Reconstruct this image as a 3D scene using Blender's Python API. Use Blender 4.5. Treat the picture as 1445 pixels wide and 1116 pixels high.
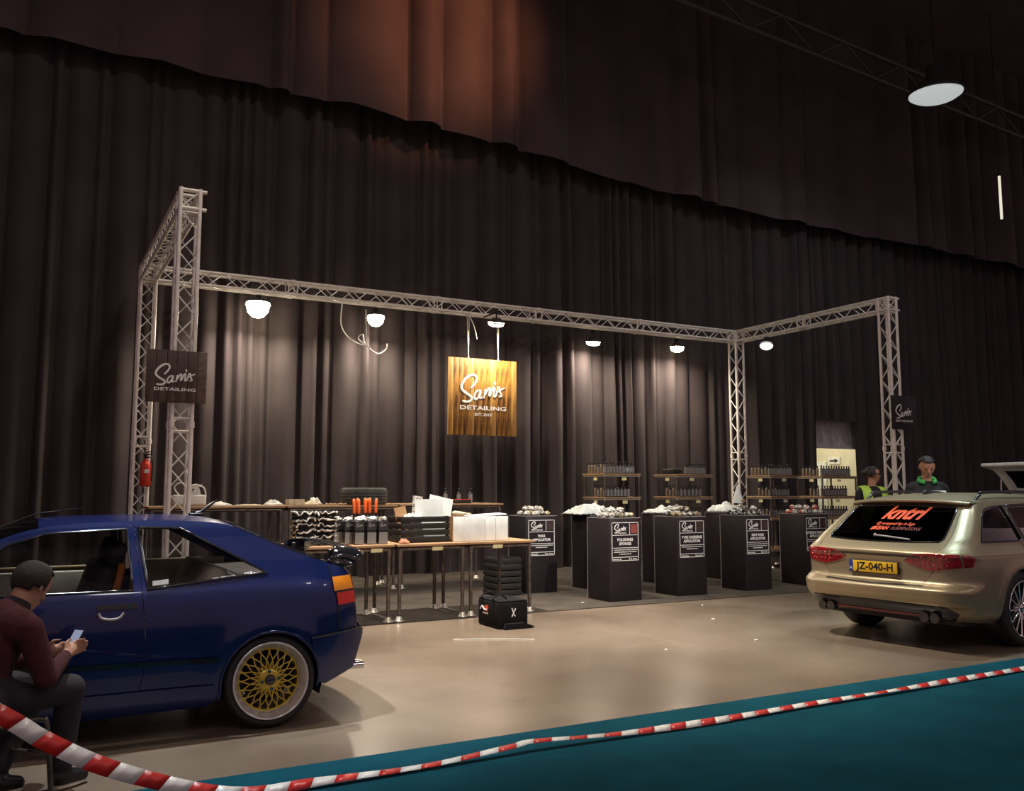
import bpy, bmesh, math, random
from mathutils import Vector, Matrix, Euler
from mathutils.geometry import tessellate_polygon
from mathutils import noise as mnoise
PI = math.pi
random.seed(7)
for o in list(bpy.data.objects): bpy.data.objects.remove(o)
SC = bpy.context.scene
COL = SC.collection

# ------------------------------------------------------------------ camera, world, exposure
# world axes: X runs along the booth's back truss, Y towards the curtain, Z up, metres
cam = bpy.data.cameras.new('camera'); cam_o = bpy.data.objects.new('camera', cam); COL.objects.link(cam_o)
cam.sensor_fit = 'HORIZONTAL'; cam.sensor_width = 36.0; cam.lens = 36.0 * 1250.0 / 1445.0
cam.clip_start = 0.05; cam.clip_end = 200
cam_o.location = (0, 0, 1.45)
cam_o.rotation_euler = (math.radians(90 + 6.1), 0, math.radians(-28.6))
SC.camera = cam_o
wd = bpy.data.worlds.new('hall_ambient'); SC.world = wd; wd.use_nodes = True
wd.node_tree.nodes['Background'].inputs[0].default_value = (1.0, 0.66, 0.72, 1)
wd.node_tree.nodes['Background'].inputs[1].default_value = 0.27
SC.view_settings.view_transform = 'Standard'; SC.view_settings.look = 'None'
SC.view_settings.exposure = 0.0; SC.view_settings.gamma = 1.0; SC.view_settings.use_curve_mapping = False
FLOOD_W, HALL_W, FRONT_W = 66.0, 90.0, 5200.0

# ------------------------------------------------------------------ materials
MATS = {}
def mat(name, col, rough=0.6, metal=0.0, col2=None, nscale=6.0, bump=0.0, bscale=40.0, coat=0.0, emit=None, estr=0.0,
        stretch=None, spec=0.5, detail=4.0, lo=0.35, hi=0.65, sheen=0.0, sheen_rough=0.4):
    m = bpy.data.materials.new(name); m.use_nodes = True
    nt = m.node_tree; b = nt.nodes['Principled BSDF']
    b.inputs['Base Color'].default_value = (*col, 1); b.inputs['Roughness'].default_value = rough
    b.inputs['Metallic'].default_value = metal; b.inputs['Coat Weight'].default_value = coat
    b.inputs['Coat Roughness'].default_value = 0.03; b.inputs['Specular IOR Level'].default_value = spec
    if sheen: b.inputs['Sheen Weight'].default_value = sheen; b.inputs['Sheen Roughness'].default_value = sheen_rough
    if col2 is None: col2 = tuple(c * 0.82 for c in col)
    tc = nt.nodes.new('ShaderNodeTexCoord'); mp = nt.nodes.new('ShaderNodeMapping')
    nt.links.new(tc.outputs['Object'], mp.inputs['Vector'])
    if stretch: mp.inputs['Scale'].default_value = stretch
    n = nt.nodes.new('ShaderNodeTexNoise'); n.inputs['Scale'].default_value = nscale; n.inputs['Detail'].default_value = detail
    nt.links.new(mp.outputs[0], n.inputs['Vector'])
    r = nt.nodes.new('ShaderNodeValToRGB'); r.color_ramp.elements[0].position = lo; r.color_ramp.elements[1].position = hi
    r.color_ramp.elements[0].color = (*col2, 1); r.color_ramp.elements[1].color = (*col, 1)
    nt.links.new(n.outputs['Fac'], r.inputs[0]); nt.links.new(r.outputs[0], b.inputs['Base Color'])
    if bump:
        n2 = nt.nodes.new('ShaderNodeTexNoise'); n2.inputs['Scale'].default_value = bscale
        nt.links.new(mp.outputs[0], n2.inputs['Vector'])
        bp = nt.nodes.new('ShaderNodeBump'); bp.inputs['Strength'].default_value = bump; bp.inputs['Distance'].default_value = 0.01
        nt.links.new(n2.outputs['Fac'], bp.inputs['Height']); nt.links.new(bp.outputs[0], b.inputs['Normal'])
    if emit:
        b.inputs['Emission Color'].default_value = (*emit, 1); b.inputs['Emission Strength'].default_value = estr
    MATS[name] = m
    return m
def glass(name, tint, rough=0.02, ior=1.45):
    m = bpy.data.materials.new(name); m.use_nodes = True; nt = m.node_tree
    nt.nodes.remove(nt.nodes['Principled BSDF']); out = nt.nodes['Material Output']
    t = nt.nodes.new('ShaderNodeBsdfTransparent'); t.inputs[0].default_value = (*tint, 1)
    g = nt.nodes.new('ShaderNodeBsdfGlossy'); g.inputs['Roughness'].default_value = rough
    f = nt.nodes.new('ShaderNodeFresnel'); f.inputs[0].default_value = ior
    mx = nt.nodes.new('ShaderNodeMixShader')
    nt.links.new(f.outputs[0], mx.inputs[0]); nt.links.new(t.outputs[0], mx.inputs[1]); nt.links.new(g.outputs[0], mx.inputs[2])
    nt.links.new(mx.outputs[0], out.inputs['Surface'])
    MATS[name] = m; return m
mat('concrete', (.225, .172, .125), .25, col2=(.105, .075, .054), nscale=.6, bump=.02, bscale=30, lo=.3, hi=.7, detail=7, spec=.5)
mat('mat_grey', (.070, .057, .046), .95, col2=(.048, .039, .033), nscale=3, bump=.25, bscale=220, spec=.1)
mat('carpet_blue', (.006, .066, .094), .95, col2=(.005, .050, .072), nscale=2.2, bump=.4, bscale=260, spec=.05)
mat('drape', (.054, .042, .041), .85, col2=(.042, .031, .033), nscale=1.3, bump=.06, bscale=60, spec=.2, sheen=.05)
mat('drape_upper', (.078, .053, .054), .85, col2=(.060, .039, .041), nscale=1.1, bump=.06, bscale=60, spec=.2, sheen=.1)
mat('ceiling_dark', (.15, .095, .11), .9, col2=(.11, .07, .08), nscale=.6)
mat('ceiling_steel', (.10, .085, .085), .6, metal=.3)
mat('aluminium', (.88, .83, .76), .34, metal=.2, col2=(.74, .69, .62), nscale=9)
mat('alu_brace', (.92, .89, .84), .3, metal=.2)
mat('black_metal', (.018, .016, .017), .4, metal=.4)
mat('lamp_shell', (.03, .028, .028), .45)
mat('cable_white', (.75, .72, .66), .5)
mat('rope', (.62, .55, .44), .8)
mat('lens_warm', (1, .9, .7), .3, emit=(1, .86, .62), estr=45)
mat('lens_dim', (.8, .8, .78), .3, emit=(1, .95, .85), estr=1.2)
mat('lens_hall', (.8, .85, .85), .3, emit=(.86, .93, .92), estr=.48)
mat('lens_bay', (.8, .85, .85), .3, emit=(1, .97, .9), estr=14)  # glow raised so unseen lamps leave highlights on car paint
mat('tube_light', (.8, .78, .7), .3, emit=(1, .93, .75), estr=.75)
mat('board_black', (.019, .0125, .0155), .5, col2=(.016, .0105, .013), nscale=2, spec=.3)
mat('board_brown', (.05, .024, .022), .6)
mat('edge_light', (.42, .37, .36), .5)
mat('print_white', (.85, .83, .80), .5)
mat('print_red', (.28, .06, .055), .6)
mat('wood_dark', (.085, .050, .036), .55, col2=(.035, .021, .018), nscale=5, stretch=(9, 9, .8), bump=.15, bscale=30)
mat('wood_dark_pale', (.15, .092, .066), .55, col2=(.06, .036, .028), nscale=6, stretch=(3, 3, 8), bump=.15, bscale=30)
mat('wood_gold', (.46, .22, .04), .5, col2=(.11, .040, .010), nscale=2.2, stretch=(7, 7, 1.1), bump=.2, bscale=20, lo=.40, hi=.60)
mat('wood_gold_pale', (.60, .35, .09), .5, col2=(.36, .17, .04), nscale=3.0, stretch=(9, 9, .9), bump=.2, bscale=20)
mat('wood_top', (.42, .25, .12), .55, col2=(.25, .14, .07), nscale=4, stretch=(.8, 8, 8))
mat('pipe', (.20, .165, .135), .42, metal=.75, col2=(.11, .09, .075), nscale=14)
mat('flange', (.55, .5, .43), .4, metal=.6)
mat('tag_yellow', (.8, .72, .38), .6)
mat('bottle_black', (.012, .010, .011), .22, spec=.6)
mat('bottle_label', (.24, .23, .22), .4)
mat('bottle_amber', (.25, .19, .13), .25, spec=.6)
mat('cap_black', (.01, .01, .01), .35)
mat('plastic_wrap', (.72, .70, .64), .18, col2=(.25, .22, .18), nscale=22, bump=.5, bscale=60, lo=.42, hi=.56, spec=.9)
mat('wrap_gold', (.62, .52, .32), .2, col2=(.2, .15, .08), nscale=22, bump=.5, bscale=60, lo=.42, hi=.56, spec=.9)
mat('wrap_red', (.65, .12, .08), .2, col2=(.75, .7, .66), nscale=14, bump=.5, bscale=60, lo=.45, hi=.55, spec=.9)
mat('wrap_dark', (.5, .47, .43), .15, col2=(.02, .018, .018), nscale=16, bump=.5, bscale=60, lo=.47, hi=.56, spec=.9)
mat('white_sheet', (.80, .83, .80), .45, col2=(.68, .71, .69), nscale=5)
mat('white_cloth', (.72, .70, .64), .8, col2=(.58, .56, .5), nscale=8)
mat('cream_cloth', (.6, .52, .36), .85, col2=(.42, .35, .22), nscale=20)
mat('cardboard', (.42, .235, .11), .75, col2=(.33, .18, .085), nscale=6)
mat('crate_black', (.030, .026, .024), .55, col2=(.017, .015, .014), nscale=12, stretch=(1, 8, 8), bump=.1, spec=.2)
mat('orange_handle', (.95, .16, .03), .35)
mat('red_paint', (.62, .03, .014), .3, coat=.3)
mat('rubber', (.016, .0145, .0145), .62, bump=.1, bscale=90)
mat('rubber_dusty', (.075, .068, .058), .75, col2=(.04, .036, .032), nscale=10, bump=.1, bscale=90)
mat('bag_black', (.010, .008, .010), .8, bump=.2, bscale=60, spec=.15)
mat('print_orange', (.85, .11, .035), .5)
mat('rag', (.42, .15, .075), .85)
mat('paint_blue', (.0016, .014, .105), .30, metal=.35, col2=(.0016, .012, .095), nscale=3, coat=.6)
mat('trim_black', (.012, .011, .013), .35, coat=.3)
mat('trim_gloss', (.01, .01, .012), .12, coat=.8)
mat('chrome', (.86, .84, .82), .07, metal=1.0)
mat('polished_lip', (.80, .80, .80), .22, metal=.55)
mat('gold_rim', (.62, .45, .07), .28, metal=.65, col2=(.55, .40, .06))
mat('lamp_amber', (.95, .30, .02), .2, coat=.3, emit=(1, .26, .01), estr=.06)
mat('lamp_red', (.80, .025, .010), .2, coat=.3, emit=(1, .04, .01), estr=.03)
mat('lamp_red_dark', (.34, .008, .012), .08, coat=1.0, col2=(.10, .004, .006), nscale=30)
mat('lamp_facet', (.8, .12, .08), .1, metal=.5)
mat('cream_leather', (.72, .66, .50), .5)
mat('interior_dark', (.018, .016, .017), .7)
mat('seat_orange', (.55, .17, .03), .6)
mat('wood_strip', (.42, .30, .12), .4)
mat('paint_gold', (.37, .295, .185), .36, metal=.6, col2=(.34, .27, .17), nscale=2, coat=.25)
mat('paint_white', (.86, .87, .83), .3, coat=.3)
mat('plate_yellow', (.88, .52, .02), .4)
mat('plate_blue', (.02, .05, .30), .4)
mat('ink', (.01, .01, .01), .5)
mat('skin', (.52, .27, .17), .5, col2=(.46, .23, .14), nscale=10)
mat('hair_dark', (.022, .015, .013), .5, bump=.6, bscale=120)
mat('hair_brown', (.030, .019, .014), .7, bump=.6, bscale=160)
mat('knit_maroon', (.085, .016, .018), .95, col2=(.06, .011, .013), nscale=30, bump=.3, bscale=200)
mat('collar_dark', (.03, .02, .022), .8)
mat('jeans_dark', (.034, .028, .031), .9, col2=(.023, .019, .022), nscale=12, bump=.2, bscale=180)
mat('shirt_black', (.014, .014, .016), .85)
mat('hivis', (.50, .78, .10), .6)
mat('shirt_white', (.75, .75, .73), .8)
mat('collar_green', (.06, .42, .09), .7)
mat('screen', (.25, .3, .42), .2, emit=(.45, .55, .8), estr=.25)
mat('tape_red', (.60, .025, .018), .35)
mat('tape_white', (.82, .79, .74), .35)
mat('room_wall', (.75, .69, .52), .7, col2=(.68, .62, .46), nscale=2)
mat('room_white', (.85, .87, .82), .5)
mat('panel_grey', (.5, .48, .46), .6)
mat('door_cream', (.72, .64, .44), .5)
glass('car_glass', (.80, .81, .82), ior=1.25); glass('tint_glass', (.10, .09, .10), ior=1.10)
M = MATS

# ------------------------------------------------------------------ object helpers
def link(o, parent=None):
    COL.objects.link(o)
    if parent is not None: o.parent = parent
    return o
def tag(o, label=None, cat=None, group=None, kind=None):
    if label: o['label'] = label
    if cat: o['category'] = cat
    if group: o['group'] = group
    if kind: o['kind'] = kind
    return o
def thing(name, label, cat, loc=(0, 0, 0), rz=0.0, group=None):
    o = bpy.data.objects.new(name, None); o.empty_display_size = .1
    o.location = loc; o.rotation_euler = (0, 0, rz); link(o); return tag(o, label, cat, group)
def mobj(name, me, m=None, parent=None, loc=None, rot=None):
    o = bpy.data.objects.new(name, me); link(o, parent)
    if m is not None:
        me.materials.clear()
        for x in (m if isinstance(m, (list, tuple)) else [m]): me.materials.append(x)
    if loc is not None: o.location = loc
    if rot is not None: o.rotation_euler = rot
    return o
def copy_tree(o, parent=None):
    c = o.copy(); COL.objects.link(c)
    if parent is not None: c.parent = parent
    for ch in list(o.children): copy_tree(ch, c)
    return c
def frame_of(d):
    d = d.normalized(); a = Vector((0, 0, 1)) if abs(d.z) < .9 else Vector((1, 0, 0))
    u = d.cross(a).normalized(); return u, d.cross(u).normalized()
class MB:
    """collects shapes of one part"""
    def __init__(s): s.v = []; s.f = []; s.m = []; s.sm = []
    def add(s, vs, fs, mi=0, smooth=False):
        k = len(s.v); s.v += [tuple(v) for v in vs]
        for f in fs: s.f.append([i + k for i in f]); s.m.append(mi); s.sm.append(smooth)
        return s
    def box(s, c, d, mi=0, rz=0.0, R=None, bev=0.0):
        x, y, z = d[0] / 2, d[1] / 2, d[2] / 2
        b = min(bev, x * .9, y * .9, z * .9)
        R = R or (Matrix.Rotation(rz, 3, 'Z') if rz else None)
        if b <= 0:
            vs = [Vector((i * x, j * y, k * z)) for k in (-1, 1) for j in (-1, 1) for i in (-1, 1)]
            fs = [(0, 2, 3, 1), (4, 5, 7, 6), (0, 1, 5, 4), (2, 6, 7, 3), (0, 4, 6, 2), (1, 3, 7, 5)]
        else:
            bm = bmesh.new(); bmesh.ops.create_cube(bm, size=1)
            for v in bm.verts: v.co = Vector((v.co.x * 2 * x, v.co.y * 2 * y, v.co.z * 2 * z))
            bmesh.ops.bevel(bm, geom=bm.edges[:], offset=b, segments=2, affect='EDGES', profile=.5)
            bm.verts.index_update()
            vs = [v.co.copy() for v in bm.verts]; fs = [[v.index for v in f.verts] for f in bm.faces]; bm.free()
        c = Vector(c)
        vs = [(R @ v if R else v) + c for v in vs]
        return s.add(vs, fs, mi, b > 0)
    def cyl(s, p, q, r, n=10, r2=None, mi=0, caps=True):
        p, q = Vector(p), Vector(q); r2 = r if r2 is None else r2; u, w = frame_of(q - p)
        vs = []
        for c, rr in ((p, r), (q, r2)):
            vs += [c + (u * math.cos(2 * PI * i / n) + w * math.sin(2 * PI * i / n)) * rr for i in range(n)]
        s.add(vs, [(i, (i + 1) % n, n + (i + 1) % n, n + i) for i in range(n)], mi, True)
        if caps: s.add(vs[:n], [tuple(range(n))[::-1]], mi); s.add(vs[n:], [tuple(range(n))], mi)
        return s
    def tube(s, pts, r, n=8, mi=0, caps=True, flat=1.0):
        P = [Vector(p) for p in pts]; rs = r if isinstance(r, (list, tuple)) else [r] * len(P)
        vs = []; up = None
        for i, p in enumerate(P):
            d = (P[min(i + 1, len(P) - 1)] - P[max(i - 1, 0)])
            if d.length < 1e-9: d = Vector((0, 0, 1))
            d.normalize()
            if up is None: u, w = frame_of(d)
            else:
                u = (up - d * up.dot(d))
                u = u.normalized() if u.length > 1e-6 else frame_of(d)[0]
                w = d.cross(u)
            up = u
            vs += [p + (u * math.cos(2 * PI * k / n) + w * math.sin(2 * PI * k / n) * flat) * rs[i] for k in range(n)]
        fs = [(i * n + k, i * n + (k + 1) % n, (i + 1) * n + (k + 1) % n, (i + 1) * n + k) for i in range(len(P) - 1) for k in range(n)]
        s.add(vs, fs, mi, True)
        if caps: s.add(vs[:n], [tuple(range(n))[::-1]], mi); s.add(vs[-n:], [tuple(range(n))], mi)
        return s
    def lathe(s, prof, c=(0, 0, 0), n=24, axis='Z', mi=0):
        c = Vector(c); vs = []
        for r, h in prof:
            for k in range(n):
                a = 2 * PI * k / n; x, y = r * math.cos(a), r * math.sin(a)
                vs.append(c + (Vector((x, y, h)) if axis == 'Z' else Vector((x, h, y)) if axis == 'Y' else Vector((h, x, y))))
        fs = [(i * n + k, i * n + (k + 1) % n, (i + 1) * n + (k + 1) % n, (i + 1) * n + k) for i in range(len(prof) - 1) for k in range(n)]
        return s.add(vs, fs, mi, True)
    def prism(s, poly, h0, h1, axis='Z', mi=0):
        f = {'Z': lambda x, y, h: (x, y, h), 'Y': lambda x, y, h: (x, h, y), 'X': lambda x, y, h: (h, x, y)}[axis]
        n = len(poly); vs = [f(*p, h0) for p in poly] + [f(*p, h1) for p in poly]
        return s.add(vs, [tuple(range(n))[::-1], tuple(range(n, 2 * n))] + [(i, (i + 1) % n, n + (i + 1) % n, n + i) for i in range(n)], mi)
    def ball(s, c, r, n=12, m=8, mi=0, R=None):
        c = Vector(c); r = Vector(r) if not isinstance(r, (int, float)) else Vector((r, r, r)); vs = []
        for i in range(m + 1):
            t = PI * i / m
            for k in range(n):
                a = 2 * PI * k / n
                p = Vector((r.x * math.sin(t) * math.cos(a), r.y * math.sin(t) * math.sin(a), r.z * math.cos(t)))
                vs.append(c + (R @ p if R else p))
        return s.add(vs, [(i * n + k, (i + 1) * n + k, (i + 1) * n + (k + 1) % n, i * n + (k + 1) % n) for i in range(m) for k in range(n)], mi, True)
    def mesh(s, name='part'):
        me = bpy.data.meshes.new(name); me.from_pydata(s.v, [], s.f)
        me.polygons.foreach_set('material_index', s.m); me.polygons.foreach_set('use_smooth', s.sm); me.update()
        return me
    def build(s, name, m, parent=None, loc=None, rot=None):
        return mobj(name, s.mesh(name), m, parent, loc, rot)
def catmull(P, k=8):
    P = [Vector(p) for p in P]; out = []
    for i in range(len(P) - 1):
        a, b, c, d = P[max(i - 1, 0)], P[i], P[i + 1], P[min(i + 2, len(P) - 1)]
        for j in range(k):
            t = j / k
            out.append(.5 * ((2 * b) + (c - a) * t + (2 * a - 5 * b + 4 * c - d) * t * t + (3 * b - a - 3 * c + d) * t ** 3))
    return out + [P[-1]]
def lerp_tab(tab, x):
    if x <= tab[0][0]: return tab[0][1]
    for (a, va), (b, vb) in zip(tab, tab[1:]):
        if x <= b: return va + (vb - va) * (x - a) / (b - a)
    return tab[-1][1]
def smooth_tab(tab, x):
    """monotone-ish smooth interpolation through a table"""
    if x <= tab[0][0]: return tab[0][1]
    if x >= tab[-1][0]: return tab[-1][1]
    for i in range(len(tab) - 1):
        if x <= tab[i + 1][0]: break
    (x0, y0), (x1, y1) = tab[i], tab[i + 1]
    def slope(j):
        if j == 0: return (tab[1][1] - tab[0][1]) / (tab[1][0] - tab[0][0])
        if j == len(tab) - 1: return (tab[-1][1] - tab[-2][1]) / (tab[-1][0] - tab[-2][0])
        return (tab[j + 1][1] - tab[j - 1][1]) / (tab[j + 1][0] - tab[j - 1][0])
    h = x1 - x0; t = (x - x0) / h; m0, m1 = slope(i) * h, slope(i + 1) * h
    return (2 * t ** 3 - 3 * t ** 2 + 1) * y0 + (t ** 3 - 2 * t ** 2 + t) * m0 + (-2 * t ** 3 + 3 * t ** 2) * y1 + (t ** 3 - t ** 2) * m1
def panel(name, outline, mapf, m, parent=None, holes=(), step=.07, mesh_in=None):
    """flat outline with holes, cut into a fine grid and laid onto the surface mapf(a, b)"""
    bm = bmesh.new()
    if mesh_in is not None: bm.from_mesh(mesh_in)
    else:
        loops = [[Vector((p[0], p[1], 0)) for p in lp] for lp in [outline, *holes]]
        flat = [v for lp in loops for v in lp]
        bv = [bm.verts.new(v) for v in flat]
        for t in tessellate_polygon(loops):
            try: bm.faces.new([bv[i] for i in t])
            except ValueError: pass
    for ax in (0, 1):
        lo = min(v.co[ax] for v in bm.verts); hi = max(v.co[ax] for v in bm.verts)
        n = int((hi - lo) / step); no = Vector((1, 0, 0)) if ax == 0 else Vector((0, 1, 0))
        for i in range(1, n + 1):
            c = lo + (hi - lo) * i / (n + 1)
            bmesh.ops.bisect_plane(bm, geom=bm.verts[:] + bm.edges[:] + bm.faces[:], plane_co=no * c, plane_no=no)
    bmesh.ops.remove_doubles(bm, verts=bm.verts[:], dist=1e-5)
    nrm = []; e = .004
    for v in bm.verts:
        a, b = v.co.x, v.co.y; p = Vector(mapf(a, b))
        du = Vector(mapf(a + e, b)) - Vector(mapf(a - e, b)); dv = Vector(mapf(a, b + e)) - Vector(mapf(a, b - e))
        n = du.cross(dv); nrm.append(n.normalized() if n.length > 1e-12 else Vector((0, 0, 1))); v.co = p
    bm.normal_update(); bm.verts.index_update()
    s = sum(f.normal.dot(nrm[f.verts[0].index]) * f.calc_area() for f in bm.faces)
    if s < 0: nrm = [-n for n in nrm]
    for f in bm.faces: f.smooth = True
    me = bpy.data.meshes.new(name); bm.to_mesh(me); bm.free()
    me.normals_split_custom_set_from_vertices(nrm)
    return mobj(name, me, m, parent)
def text_mesh(s, size=1.0, shear=0.0, bold=0.0, align='CENTER', sx=1.0, extrude=0.0):
    """lettering from the built-in font as a mesh in the XY plane"""
    c = bpy.data.curves.new('text', 'FONT'); c.body = s; c.size = size; c.shear = shear; c.offset = bold
    c.align_x = align; c.align_y = 'CENTER'; c.resolution_u = 2; c.extrude = extrude
    o = bpy.data.objects.new('text', c); COL.objects.link(o)
    bpy.context.view_layer.update()
    me = bpy.data.meshes.new_from_object(o.evaluated_get(bpy.context.evaluated_depsgraph_get()))
    bpy.data.objects.remove(o)
    if sx != 1.0:
        for v in me.vertices: v.co.x *= sx
    return me
def add_mesh(mb, me, off=(0, 0, 0), mi=0):
    mb.add([(v.co.x + off[0], v.co.y + off[1], v.co.z + off[2]) for v in me.vertices], [list(p.vertices) for p in me.polygons], mi); return mb
# brush-script word of the shop sign: strokes in a unit square, x right, y up
def _n(p): return ((p[0] - 705) / 720.0, (470 - p[1]) / 720.0)
SCRIPT = [([(505, 462), (560, 400), (592, 330), (572, 280), (525, 268), (455, 298), (385, 365), (347, 440), (362, 500), (425, 548), (492, 585), (517, 625), (480, 662), (420, 672), (368, 665)], 22),
          ([(668, 492), (612, 500), (568, 548), (556, 600), (578, 630), (622, 598), (662, 505), (648, 570), (652, 610), (690, 592)], 17),
          ([(716, 604), (742, 468), (728, 560), (788, 462), (814, 468), (802, 585), (866, 450), (892, 458), (878, 556), (896, 578), (928, 540)], 17),
          ([(897, 356), (906, 402)], 17),
          ([(920, 562), (962, 420), (986, 498), (1008, 556), (972, 572)], 16), ([(958, 500), (1010, 462), (1066, 436)], 13)]
def script_word(mb, size, off=(0, 0, 0), mi=0, bold=1.0):
    for n_, (pts, w) in enumerate(SCRIPT):
        P = catmull([(*_n(p), 0) for p in pts], 5); w = w / 720.0 * size * bold
        Q = [Vector((p.x * size + off[0], p.y * size + off[1], off[2])) for p in P]
        R_ = [w * (.75 + .25 * math.sin(PI * min(1, (i + 1) / len(Q)))) for i in range(len(Q))]
        mb.tube([Q[0] - (Q[1] - Q[0]).normalized() * w * .4] + Q + [Q[-1] + (Q[-1] - Q[-2]).normalized() * w * .4], [w * .35] + R_ + [w * .35], 8, mi, flat=.12)
    return mb

# ------------------------------------------------------------------ the setting
def struct(o): o['kind'] = 'structure'; return o
struct(MB().box((14, 10, -.1), (60, 44, .2)).build('floor', M['concrete']))
tag(MB().box((11.5, 11.80, .006), (27, 5.0, .012), bev=.004).build('booth_mat', M['mat_grey']),
    'dull grey brown mat laid under the whole exhibition booth', 'mat')
tag(MB().box((14, 0.28, .006), (60, 9.0, .012), bev=.004).build('blue_carpet', M['carpet_blue']),
    'teal blue carpet walkway in front of the parked cars', 'carpet')
struct(MB().box((14, 9, 13.1), (60, 24, .2)).build('ceiling', M['ceiling_dark']))

def fold_profile(x0, x1, seed, wmin, wmax, amin, amax):
    rnd = random.Random(seed); ks = [x0]; am = []
    while ks[-1] < x1: ks.append(ks[-1] + rnd.uniform(wmin, wmax)); am.append(rnd.uniform(amin, amax))
    def f(x):
        lo, hi = 0, len(am) - 1
        while lo < hi:
            mid = (lo + hi + 1) // 2
            if ks[mid] <= x: lo = mid
            else: hi = mid - 1
        t = (x - ks[lo]) / (ks[lo + 1] - ks[lo])
        return -am[lo] * (math.sin(PI * max(0, min(1, t))) ** .7)
    return f
def drape(name, x0, x1, y0, zf, ztop, fold, m, label, nz=10, dx=.035, skip=None, sway=.06):
    n = int((x1 - x0) / dx); vs = []; fs = []
    for i in range(n + 1):
        x = x0 + (x1 - x0) * i / n; zb = zf(x)
        for j in range(nz + 1):
            t = j / nz; z = zb + (ztop - zb) * t
            sx = x
            k = 1.0 - .35 * t
            vs.append((x, y0 + fold(sx) * k + .03 * math.sin(x * 1.7 + z * .4), z))
    w = nz + 1
    for i in range(n):
        xm = x0 + (x1 - x0) * (i + .5) / n
        for j in range(nz):
            if skip and skip(xm, vs[i * w + j][2]): continue
            fs.append((i * w + j, (i + 1) * w + j, (i + 1) * w + j + 1, i * w + j + 1))
    me = bpy.data.meshes.new(name); me.from_pydata(vs, [], fs)
    me.polygons.foreach_set('use_smooth', [True] * len(fs)); me.update()
    return tag(mobj(name, me, m), label, 'curtain')
f_low = fold_profile(-10, 44, 11, .14, .55, .09, .36)
ZL = [0, .8, 1.6, 2.4, 3.07, 3.8, 4.6, 5.4, 6.6, 8.0, 9.2]
def drape_low():
    x0, x1, dx = -9.0, 42.0, .035; n = int((x1 - x0) / dx); vs = []; fs = []; w = len(ZL)
    for i in range(n + 1):
        x = x0 + (x1 - x0) * i / n
        for z in ZL:
            sx = x
            vs.append((x, 14.72 + f_low(sx) * (1.0 - .035 * z) + .03 * math.sin(x * 1.7 + z * .5), z + .001))
    for i in range(n):
        xm = x0 + (x1 - x0) * (i + .5) / n
        for j in range(w - 1):
            if 15.93 < xm < 17.28 and ZL[j + 1] <= 3.08: continue
            fs.append((i * w + j, (i + 1) * w + j, (i + 1) * w + j + 1, i * w + j + 1))
    me = bpy.data.meshes.new('stage_curtain'); me.from_pydata(vs, [], fs)
    me.polygons.foreach_set('use_smooth', [True] * len(fs)); me.update()
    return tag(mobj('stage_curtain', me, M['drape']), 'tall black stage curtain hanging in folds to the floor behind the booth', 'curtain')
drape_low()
f_up = fold_profile(-10, 44, 5, .35, 1.5, .08, .42)
HEM = [(-9, 8.1), (2, 8.12), (6.3, 8.02), (8.4, 7.86), (10.2, 7.72), (14.3, 7.58), (20, 7.58), (42, 7.4)]
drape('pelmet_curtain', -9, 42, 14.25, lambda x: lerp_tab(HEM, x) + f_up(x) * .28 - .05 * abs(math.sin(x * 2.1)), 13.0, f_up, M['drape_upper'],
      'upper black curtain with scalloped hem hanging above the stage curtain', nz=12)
# doorway behind the gap in the curtain
struct(MB().box((16.6, 17.0, 1.6), (3.2, .1, 3.4)).build('wall_back', M['room_wall']))
struct(MB().box((15.0, 15.95, 1.6), (.1, 2.0, 3.4)).build('wall_left', M['room_white']))
struct(MB().box((18.25, 15.95, 1.6), (.1, 2.0, 3.4)).build('wall_right', M['room_wall']))
struct(MB().box((16.7, 14.86, 2.80), (1.9, .06, .70)).box((16.7, 14.82, 2.46), (1.9, .09, .06)).build('trim_1', M['panel_grey']))
struct(MB().box((16.6, 15.95, 3.32), (3.2, 2.0, .06)).build('trim_2', M['room_white']))
dr = struct(MB().box((18.17, 16.62, 1.10), (.05, .62, 2.16)).build('door_1', M['room_white']))
MB().cyl((18.145, 16.38, 1.05), (18.09, 16.38, 1.05), .02).cyl((18.09, 16.38, 1.05), (18.09, 16.50, 1.05), .012).build('door_handle', M['chrome'], dr)
tag(MB().box((18.185, 16.05, 2.20), (.03, .36, .18)).build('exit_sign', M['print_white']), 'small white arrow sign on the cream wall beyond the curtain gap', 'sign')
es = bpy.data.objects['exit_sign']
MB().prism([(16.19, 2.18), (16.03, 2.18), (16.03, 2.14), (15.92, 2.20), (16.03, 2.26), (16.03, 2.22), (16.19, 2.22)], 18.160, 18.169, 'X').build('arrow', M['ink'], es)
rl = thing('room_lamp', 'small ceiling lamp of the room behind the curtain gap', 'lamp', (16.7, 15.9, 3.22))
MB().lathe([(.001, .06), (.12, .06), (.16, .02), (.16, 0), (.14, -.01), (.001, -.02)], n=20).build('bowl', M['lens_dim'], rl)
ld = bpy.data.lights.new('room_light', 'POINT'); ld.energy = 55; ld.color = (1, .93, .74); ld.shadow_soft_size = .12
lo_ = bpy.data.objects.new('room_light', ld); link(lo_, rl); lo_.location = (0, 0, -.16)

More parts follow.
